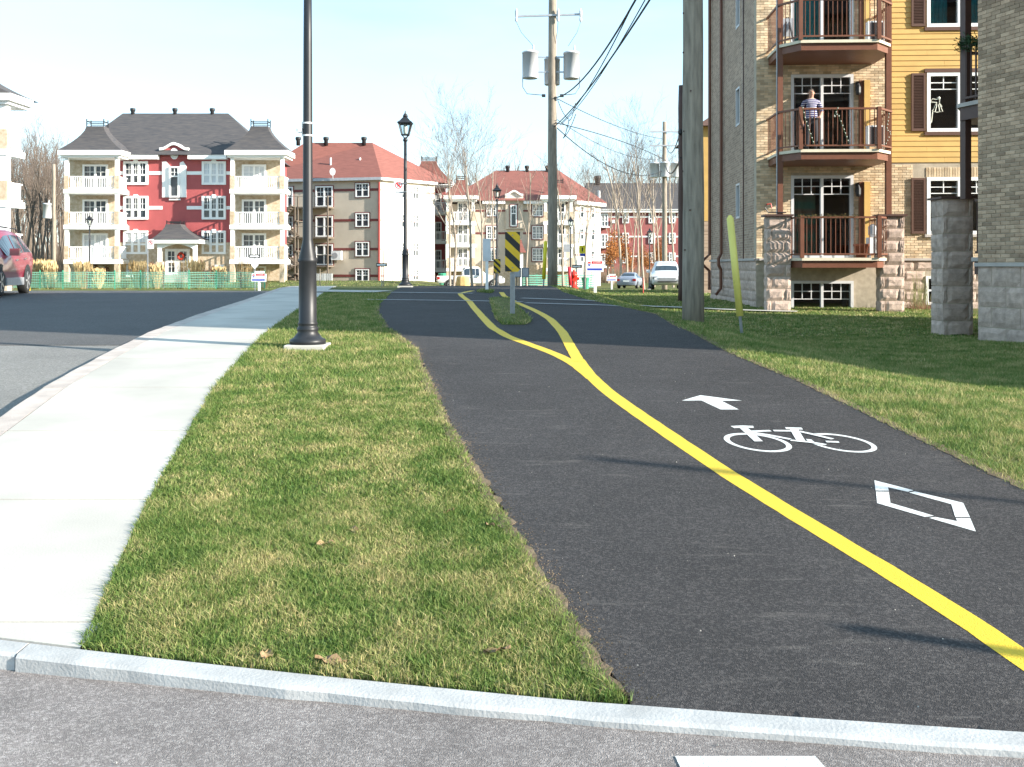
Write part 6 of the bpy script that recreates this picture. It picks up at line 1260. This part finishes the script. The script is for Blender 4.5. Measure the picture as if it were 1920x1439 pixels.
    m = MB(); m.box(ST[-1][0] - .06, ST[-1][0] + .025, -.55, .55, ST[-1][1] - .02, ST[-1][1] + .06); cpart(m, 'lower_intake', mt['trimblk'], root)
    for sgn in (-1, 1): m = MB(); m.lathe([(.07, 0), (.07, .03), (.05, .035)], 12); m.v = [(ST[-1][0] - .02 + v[2], sgn * .62 + v[0], ST[-1][1] + .07 + v[1]) for v in m.v]; cpart(m, 'fog_lamp', mt['greym'], root)
    m = MB(); m.box(ST[0][0] - .012, ST[0][0] + .02, -.26, .26, sr[2] - .3, sr[2] - .16); cpart(m, 'number_plate', mt['signwhite'], root)
    return root
x, y = -13.75, 25.5; h = Vector((.25, -.968))
car('red sport utility vehicle parked on the left side of the road', 'car', (x, y, ground(x, y) - .145), h, SUV, paint('red_paint', (.24, .025, .045)), (-1.42, 1.4), .37, (-2.0, .8), 'parked_car', ((-2.26, -1.98), (1.08, .4)), rack=True, cladding=True)
x, y = (1258 - CX) / FPX * 59, 59; rc = car('white sport utility vehicle facing the camera on the right', 'car', (x, y + 2, ground(x, y)), (-.12, -1), SUV, paint('white_paint', (.72, .73, .75)), (-1.42, 1.4), .37, (-2.0, .8), 'parked_car', ((-2.26, -1.98), (1.08, .4)), rack=True)
x, y = (1182 - CX) / FPX * 90, 90; car('silver sedan seen from behind near the trees', 'car', (x, y, ground(x, y)), (.28, .96), SEDAN, paint('silver_paint', (.24, .27, .34)), (-1.38, 1.35), .32, (-1.0, .7), 'parked_car', ((-1.42, -.9), (1.05, .42)))
x, y = (884 - CX) / FPX * 80, 80; car('white pickup truck parked among the bare trees', 'pickup truck', (x, y, ground(x, y)), (1, .12), PICK, paint('white_truck_paint', (.72, .72, .70)), (-1.75, 1.7), .38, (-.62, .75), 'parked_truck', ((-.72, -.56), (1.1, .62)))
p = at(868, 76); m = MB(); m.lathe([(.5, p.z - .1), (.55, p.z + .3), (.5, p.z + .8), (.42, p.z + .95)], 10, p[:2]); tag(m.build('straw_bale', M('straw', (.55, .36, .15), .9, .2, 5)), 'upright wrapped straw bale beside the white pickup', 'straw bale')
for px, D in ((829, 86), (1098, 84)): p = at(px, D); m = MB(); m.lathe([(.25, p.z - .05), (.3, p.z + .7), (.36, p.z + .95), (.3, p.z + 1.0)], 10, p[:2]); tag(m.build('green_bin', mt['green']), 'green bin left of the white pickup' if px < 900 else 'green wrapped post by the sunlit end wall', 'bin')
# ================================================================== trees
mt['birch'] = M('birch_bark', (.24, .19, .145), .8, .25, 2.5, .3, 20, col2=(.42, .35, .28), stretch=(3, 3, 1)); mt['bark'] = M('grey_bark', (.15, .12, .095), .9, .2, 3, .4, 20); mt['twig'] = M('bare_twig', (.145, .11, .09), .9, .2, 3)
mt['dleaf'] = M('copper_leaf', (.42, .17, .05), .8, .3, 2, island=.3)
def tree_mesh(seed, h, spread=.35, levels=5, fork=None, bark='bark', leaves=0, dense=1.0):
    r = random.Random(seed); tr = MB(); cr = MB(); lf = MB(); r0 = h * .0105
    def grow(p, d, L, rad, lev):
        n = 5 if lev == 0 else 3 if lev < 3 else 2; pts = [p]; rs = [rad]; q = p.copy(); dd = d.copy()
        for i in range(n):
            dd = (dd + Vector((r.gauss(0, .07 + .05 * lev), r.gauss(0, .07 + .05 * lev), .06 if lev else .02))).normalized(); q = q + dd * L / n; pts.append(q.copy()); rs.append(rad * (1 - .62 * (i + 1) / n) if lev else rad * (1 - .7 * (i + 1) / n))
        (tr if lev < 2 else cr).tube(pts, rs, 8 if lev == 0 else 5 if lev == 1 else 3, caps=False)
        if lev >= levels: return
        kids = (int(r.uniform(9, 13) * dense) if lev == 0 else int(r.uniform(4, 6.5) * dense) if lev < 3 else r.randint(2, 4))
        for k in range(kids):
            t = r.uniform(.42 if lev == 0 else .2, 1); i = min(n - 1, int(t * n)); f = t * n - i; b = pts[i].lerp(pts[i + 1], f); ax = (pts[i + 1] - pts[i]).normalized(); az = r.uniform(0, 6.28); side = ax.orthogonal().normalized(); side.rotate(Matrix.Rotation(az, 3, ax))
            ang = r.uniform(.35, .7) * (1.0 if lev else .9); nd = (ax * math.cos(ang) + side * math.sin(ang) + Vector((0, 0, .18))).normalized(); grow(b, nd, L * spread / .35 * r.uniform(.32, .5) * (1.2 - .55 * t if lev == 0 else 1), max(rs[i] * r.uniform(.32, .48), .006), lev + 1)
            if leaves and lev >= 1:
                for _ in range(leaves): c = b + Vector((r.gauss(0, .35), r.gauss(0, .35), r.gauss(0, .3))); u = Vector((r.gauss(0, 1), r.gauss(0, 1), r.gauss(0, .6))).normalized() * .09; v = u.orthogonal().normalized() * .06; lf.poly([c - u, c + v, c + u, c - v])
    base = Vector((0, 0, -.2))
    if fork:
        for k in range(fork): grow(base + Vector((r.uniform(-.15, .15), r.uniform(-.15, .15), 0)), Vector((r.gauss(0, .1), r.gauss(0, .1), 1)).normalized(), h * r.uniform(.75, .95), r0 * r.uniform(.7, 1), 0)
    else: grow(base, Vector((0, 0, 1)), h, r0, 0)
    return tr, cr, lf
def tree(seed, h, label, name='bare_tree', group=None, **k):
    tr, cr, lf = tree_mesh(seed, h, **k); o = thing(name, label, 'tree', (0, 0, 0), group); cpart(tr, 'trunk', mt[k.get('bark', 'bark')], o, True); cpart(cr, 'crown', mt['twig'], o)
    if lf.f: tag(cpart(lf, 'leaves', mt['dleaf'], o), kind='stuff')
    return o
TV = {'birch': tree(11, 11, '', bark='birch', levels=4, dense=1.15, spread=.46, group='bare birches before the beige buildings', name='birch_tree'), 'birch2': tree(23, 11, '', bark='birch', fork=2, levels=4, spread=.42, group='bare birches before the beige buildings', name='birch_tree'),
      'slim': tree(31, 10, '', levels=3, dense=.8, bark='birch', name='slender_tree', group='slender bare trees on the right'), 'wood': tree(41, 12, '', levels=4, dense=.8, group='bare trees of the wood on the left'), 'wood2': tree(52, 12, '', fork=2, levels=3, dense=.9, group='bare trees of the wood on the left'), 'beech': tree(61, 5, '', levels=3, leaves=5, name='copper_leaved_tree', group='small copper leaved trees')}
used_ = set()
def plant_tree(kind, px, D, ytop, label, rz=None, seed=0):
    src = TV[kind]; p = at(px, D); H = EYE + (HY - ytop) * D / FPX - p.z; base = max(v.co.z for ch in src.children for v in ch.data.vertices) * .84; s = H / base; rz = rz if rz is not None else (px * 1.37) % 6.28
    if kind in used_: o = place_copy(src, p, rz, s)
    else: o = src; o.location = p; o.rotation_euler = (0, 0, rz); o.scale = (s, s, s); used_.add(kind)
    o['label'] = label
plant_tree('birch2', 846, 62, 232, 'twin stemmed bare birch in front of the sunlit end wall'); plant_tree('birch', 886, 56, 204, 'largest pale birch beside the white sign post', 1.0); plant_tree('slim', 905, 62, 300, 'thin bare tree just right of the large birch'); plant_tree('slim', 926, 66, 290, 'thin bare tree behind the striped hazard markers')
plant_tree('slim', 988, 72, 300, 'slender tree left of the transformer pole'); plant_tree('slim', 1056, 74, 285, 'slender tree just right of the transformer pole'); plant_tree('birch', 1096, 74, 290, 'pale birch behind the yellow and blue sign', 2.2)
SL = 'slender pale tree in the stand behind the silver sedan'
for px, D, yt in ((1164, 98, 262), (1176, 104, 285), (1186, 110, 330), (1196, 100, 300), (1208, 76, 222), (1226, 98, 270), (1236, 106, 320), (1262, 96, 280), (1150, 112, 310), (1141, 118, 330)): plant_tree('slim' if px != 1208 else 'birch', px, D, yt, SL if px != 1208 else 'tall pale birch rising over the silver sedan', (px * 2.1) % 6.28)
for px, D, yt in ((1150, 104, 445), (1163, 108, 450), (1200, 112, 470), (1232, 110, 455), (1140, 112, 470), (1216, 118, 480), (1180, 116, 478)): plant_tree('beech', px, D, yt, 'small tree with copper brown leaves in the stand behind the silver sedan')
WL_ = 'bare tree in the wood between white tower and red building'; r_ = random.Random(77)
for k in range(26): px = 16 + k * 4.1 + r_.uniform(-3, 3); plant_tree('wood' if k % 2 else 'wood2', px, r_.uniform(84, 112), r_.uniform(255, 335), WL_, r_.uniform(0, 6))
# far woods as one mass each
def wood_mass(name, label, spots, seed):
    r = random.Random(seed); srcs = [tree_mesh(90 + i, 11, levels=3, dense=.9) for i in range(3)]; V = []; F = []
    for x, y, h in spots:
        tr, cr, _ = r.choice(srcs); a = r.uniform(0, 6.28); s = h / 11.5; ca_, sa_ = math.cos(a) * s, math.sin(a) * s; g = ground(x, y)
        for mb in (tr, cr):
            i = len(V); V += [(x + v[0] * ca_ - v[1] * sa_, y + v[0] * sa_ + v[1] * ca_, g + v[2] * s) for v in mb.v]; F += [tuple(q + i for q in f) for f in mb.f]
    me = bpy.data.meshes.new(name); me.from_pydata(V, [], F); me.materials.append(mt['twig']); me.update(); o = bpy.data.objects.new(name, me); COL.objects.link(o); return tag(o, label, 'wood', kind='stuff')
wood_mass('far_wood', 'mass of bare far trees behind the red and white buildings', [((r_.uniform(-30, 150) - CX) / FPX * D, D, r_.uniform(8, 15)) for D in [r_.uniform(112, 170) for _ in range(70)]], 4)
wood_mass('far_wood', 'mass of bare far trees behind the far red building', [((r_.uniform(850, 1330) - CX) / FPX * D, D, r_.uniform(13, 19)) for D in [r_.uniform(150, 200) for _ in range(70)]], 5)
# undergrowth at wood foot
m = MB()
for _ in range(5000):
    px = r_.uniform(8, 128); D = r_.uniform(82, 120); x = (px - CX) / FPX * D; g = ground(x, D); h = abs(r_.gauss(0, 1.6)) + .3; dx = r_.gauss(0, .4); m.poly([(x, D, g - .1), (x + .05, D, g - .1), (x + dx, D + r_.gauss(0, .3), g + h)])
for _ in range(3500):
    px = r_.uniform(1120, 1290); D = r_.uniform(118, 134); x = (px - CX) / FPX * D; g = ground(x, D); h = abs(r_.gauss(0, 1.1)) + .3; dx = r_.gauss(0, .4); m.poly([(x, D, g - .1), (x + .05, D, g - .1), (x + dx, D + r_.gauss(0, .3), g + h)])
tag(m.build('undergrowth', M('brush', (.23, .16, .11), .9, .3, 2, island=.3)), 'brown brush at the foot of the woods', 'brush', kind='stuff')
# shrubs against the red building
for px, D, s, lb in ((200, 73.5, .7, 'dry brown shrub under the left balcony tower'), (178, 73.8, .8, 'reddish dry shrub below the left tower deck'), (285, 72.5, .8, 'brown conical shrub left of the porch'), (376, 72.5, .9, 'brown shrub right of the porch'), (400, 72.5, .6, 'low shrub below the right triple window')):
    p = at(px, D); m = MB()
    for _ in range(260): a = r_.uniform(0, 6.28); h = r_.uniform(.2, 1.6) * s; rr = (1 - h / (1.9 * s)) * .7 * s * r_.random() ** .5; c = Vector((p.x + rr * math.cos(a), p.y + rr * math.sin(a), p.z + h)); u = Vector((r_.gauss(0, .1), r_.gauss(0, .1), r_.gauss(0, .12))); m.poly([c, c + u, c + u + Vector((.05, 0, .06))])
    m.tube([(p.x, p.y, p.z - .1), (p.x, p.y, p.z + s)], [.05, .02], 5); tag(m.build('dry_shrub', M('shrub_brown', (.22, .11, .06), .9, .3, 3, island=.3) if 'shrub_brown' not in bpy.data.materials else bpy.data.materials['shrub_brown']), lb, 'shrub')
# ================================================================== person in the patio door
pa = B.a(1521, .19); PF = Fr(B((pa, .19, 0))[:2], B.u); PZ = DK[1] + .01
mt['skin'] = M('skin', (.5, .3, .22), .6, .08, 20); mt['hair'] = M('grey_hair', (.10, .085, .075), .8, .3, 60); mt['trous'] = M('dark_trousers', (.025, .025, .032), .85, .1, 20)
sm = M('striped_shirt', (.05, .055, .16), .85, .05, 5); N = sm.node_tree.nodes; L_ = sm.node_tree.links; g = N.new('ShaderNodeNewGeometry'); sp = N.new('ShaderNodeSeparateXYZ'); L_.new(g.outputs['Position'], sp.inputs[0]); mm = N.new('ShaderNodeMath'); mm.operation = 'MULTIPLY'; mm.inputs[1].default_value = 18.5; L_.new(sp.outputs[2], mm.inputs[0]); fr_ = N.new('ShaderNodeMath'); fr_.operation = 'FRACT'; L_.new(mm.outputs[0], fr_.inputs[0]); gt = N.new('ShaderNodeMath'); gt.operation = 'GREATER_THAN'; gt.inputs[1].default_value = .68; L_.new(fr_.outputs[0], gt.inputs[0]); mxn = N.new('ShaderNodeMixRGB'); mxn.inputs[1].default_value = (.06, .06, .17, 1); mxn.inputs[2].default_value = (.55, .55, .6, 1); L_.new(gt.outputs[0], mxn.inputs[0]); L_.new(mxn.outputs[0], N['Principled BSDF'].inputs['Base Color'])
def skin_mesh(verts, edges, rad, root, lv=2):
    me = bpy.data.meshes.new('tmp'); me.from_pydata(verts, edges, []); o = bpy.data.objects.new('tmp', me); COL.objects.link(o); md = o.modifiers.new('skin', 'SKIN'); md.use_smooth_shade = True
    sd = o.modifiers.new('sub', 'SUBSURF'); sd.levels = lv; sd.render_levels = lv
    for i, r in enumerate(rad): sv = me.skin_vertices[0].data[i]; sv.radius = r if isinstance(r, tuple) else (r, r); sv.use_root = i == root
    dg = bpy.context.evaluated_depsgraph_get(); out = bpy.data.meshes.new_from_object(o.evaluated_get(dg)); bpy.data.objects.remove(o); return out
# local axes: x to the viewer's right, y away from the house (towards the camera), z up
bv = [(0, 0, .95), (0, .0, 1.12), (0, .02, 1.30), (0, .0, 1.42), (0, .0, 1.50), (0, .01, 1.56), (0, .02, 1.63), (0, .03, 1.70),
      (-.09, 0, .90), (-.10, .02, .50), (-.11, -.02, .09), (-.11, .12, .04), (.09, 0, .90), (.11, .02, .50), (.12, -.02, .09), (.12, .12, .04),
      (-.19, 0, 1.40), (-.25, -.04, 1.14), (-.24, .04, .90), (-.235, .06, .82), (.19, 0, 1.40), (.29, -.05, 1.16), (.20, .10, 1.00), (.155, .135, .975)]
be = [(0, 1), (1, 2), (2, 3), (3, 4), (4, 5), (5, 6), (6, 7), (0, 8), (8, 9), (9, 10), (10, 11), (0, 12), (12, 13), (13, 14), (14, 15), (3, 16), (16, 17), (17, 18), (18, 19), (3, 20), (20, 21), (21, 22), (22, 23)]
br = [(.16, .11), (.16, .12), (.165, .12), (.13, .09), .055, (.06, .07), (.078, .092), (.07, .082), .095, .062, .04, .035, .095, .062, .04, .035, .062, .045, .032, .026, .062, .045, .034, .028]
me = skin_mesh(bv, be, br, 0)
import bmesh as _b
def extra(me, verts, edges, rad):
    m2 = skin_mesh(verts, edges, rad, 0, 1); bm = _b.new(); bm.from_mesh(me); bm.from_mesh(m2); bm.to_mesh(me); bm.free()
for hand, d in (((.155, .135, .975), (-1, .25, -.25)), ((-.235, .06, .82), (.05, .15, -1))):
    h0 = Vector(hand); d = Vector(d).normalized(); s_ = d.cross(Vector((0, 1, 0))).normalized()
    for k, l in enumerate((.062, .075, .08, .072)): b0 = h0 + s_ * (k - 1.5) * .017; extra(me, [b0, b0 + d * l * .5, b0 + d * l + Vector((0, -.012, -.004))], [(0, 1), (1, 2)], [.0095, .0085, .007])
    b0 = h0 + s_ * .03; extra(me, [h0 - d * .01, b0 + d * .01 + Vector((0, .012, 0)), b0 + d * .04 + s_ * .012], [(0, 1), (1, 2)], [.012, .0105, .008])
# face: nose and ears
extra(me, [(0, .105, 1.655), (0, .128, 1.625), (0, .108, 1.612)], [(0, 1), (1, 2)], [.009, .014, .011])
for sx in (-1, 1): extra(me, [(sx * .076, .005, 1.65), (sx * .088, .0, 1.63), (sx * .078, .005, 1.605)], [(0, 1), (1, 2)], [.01, .012, .008])
for mm_ in (mt['skin'], sm, mt['trous'], mt['hair']): me.materials.append(mm_)
for p in me.polygons:
    c = p.center; p.use_smooth = True
    p.material_index = 2 if (c.z < .98 and abs(c.x) < .19) or c.z < .78 else 0 if c.z > 1.475 else (0 if (c.z < 1.16 and (abs(c.x) > .205 or c.y > .115)) else 1)
pw = PF((0, 0, PZ)); per = thing('person', 'person in a striped blue shirt standing in the patio door, hand on hip', 'person', pw)
bo = bpy.data.objects.new('body', me); COL.objects.link(bo); bo.parent = per
ang_ = math.atan2(PF.u.y, PF.u.x); per.rotation_euler = (0, 0, ang_)
for v in me.vertices: v.co.y = -v.co.y        # face outward from the house
me.flip_normals()
hm = skin_mesh([(0, 0, 1.72), (0, .04, 1.70), (0, .07, 1.65)], [(0, 1), (1, 2)], [(.079, .085), (.08, .075), (.07, .05)], 0, 2); hm.materials.append(mt['hair']); ho = bpy.data.objects.new('hair', hm); COL.objects.link(ho); ho.parent = bo
for sx in (-1, 1): m = MB(); m.lathe([(.003, -.008), (.009, -.004), (.009, .004), (.003, .008)], 8); m.v = [(v[0] + sx * .031, v[1] - .108, v[2] + 1.66) for v in m.v]; cpart(m, 'eye', mt['trimblk'], bo)
m = MB(); m.box(-.024, .024, -.118, -.11, 1.575, 1.583); cpart(m, 'mouth', M('lips', (.3, .12, .1), .6), bo)
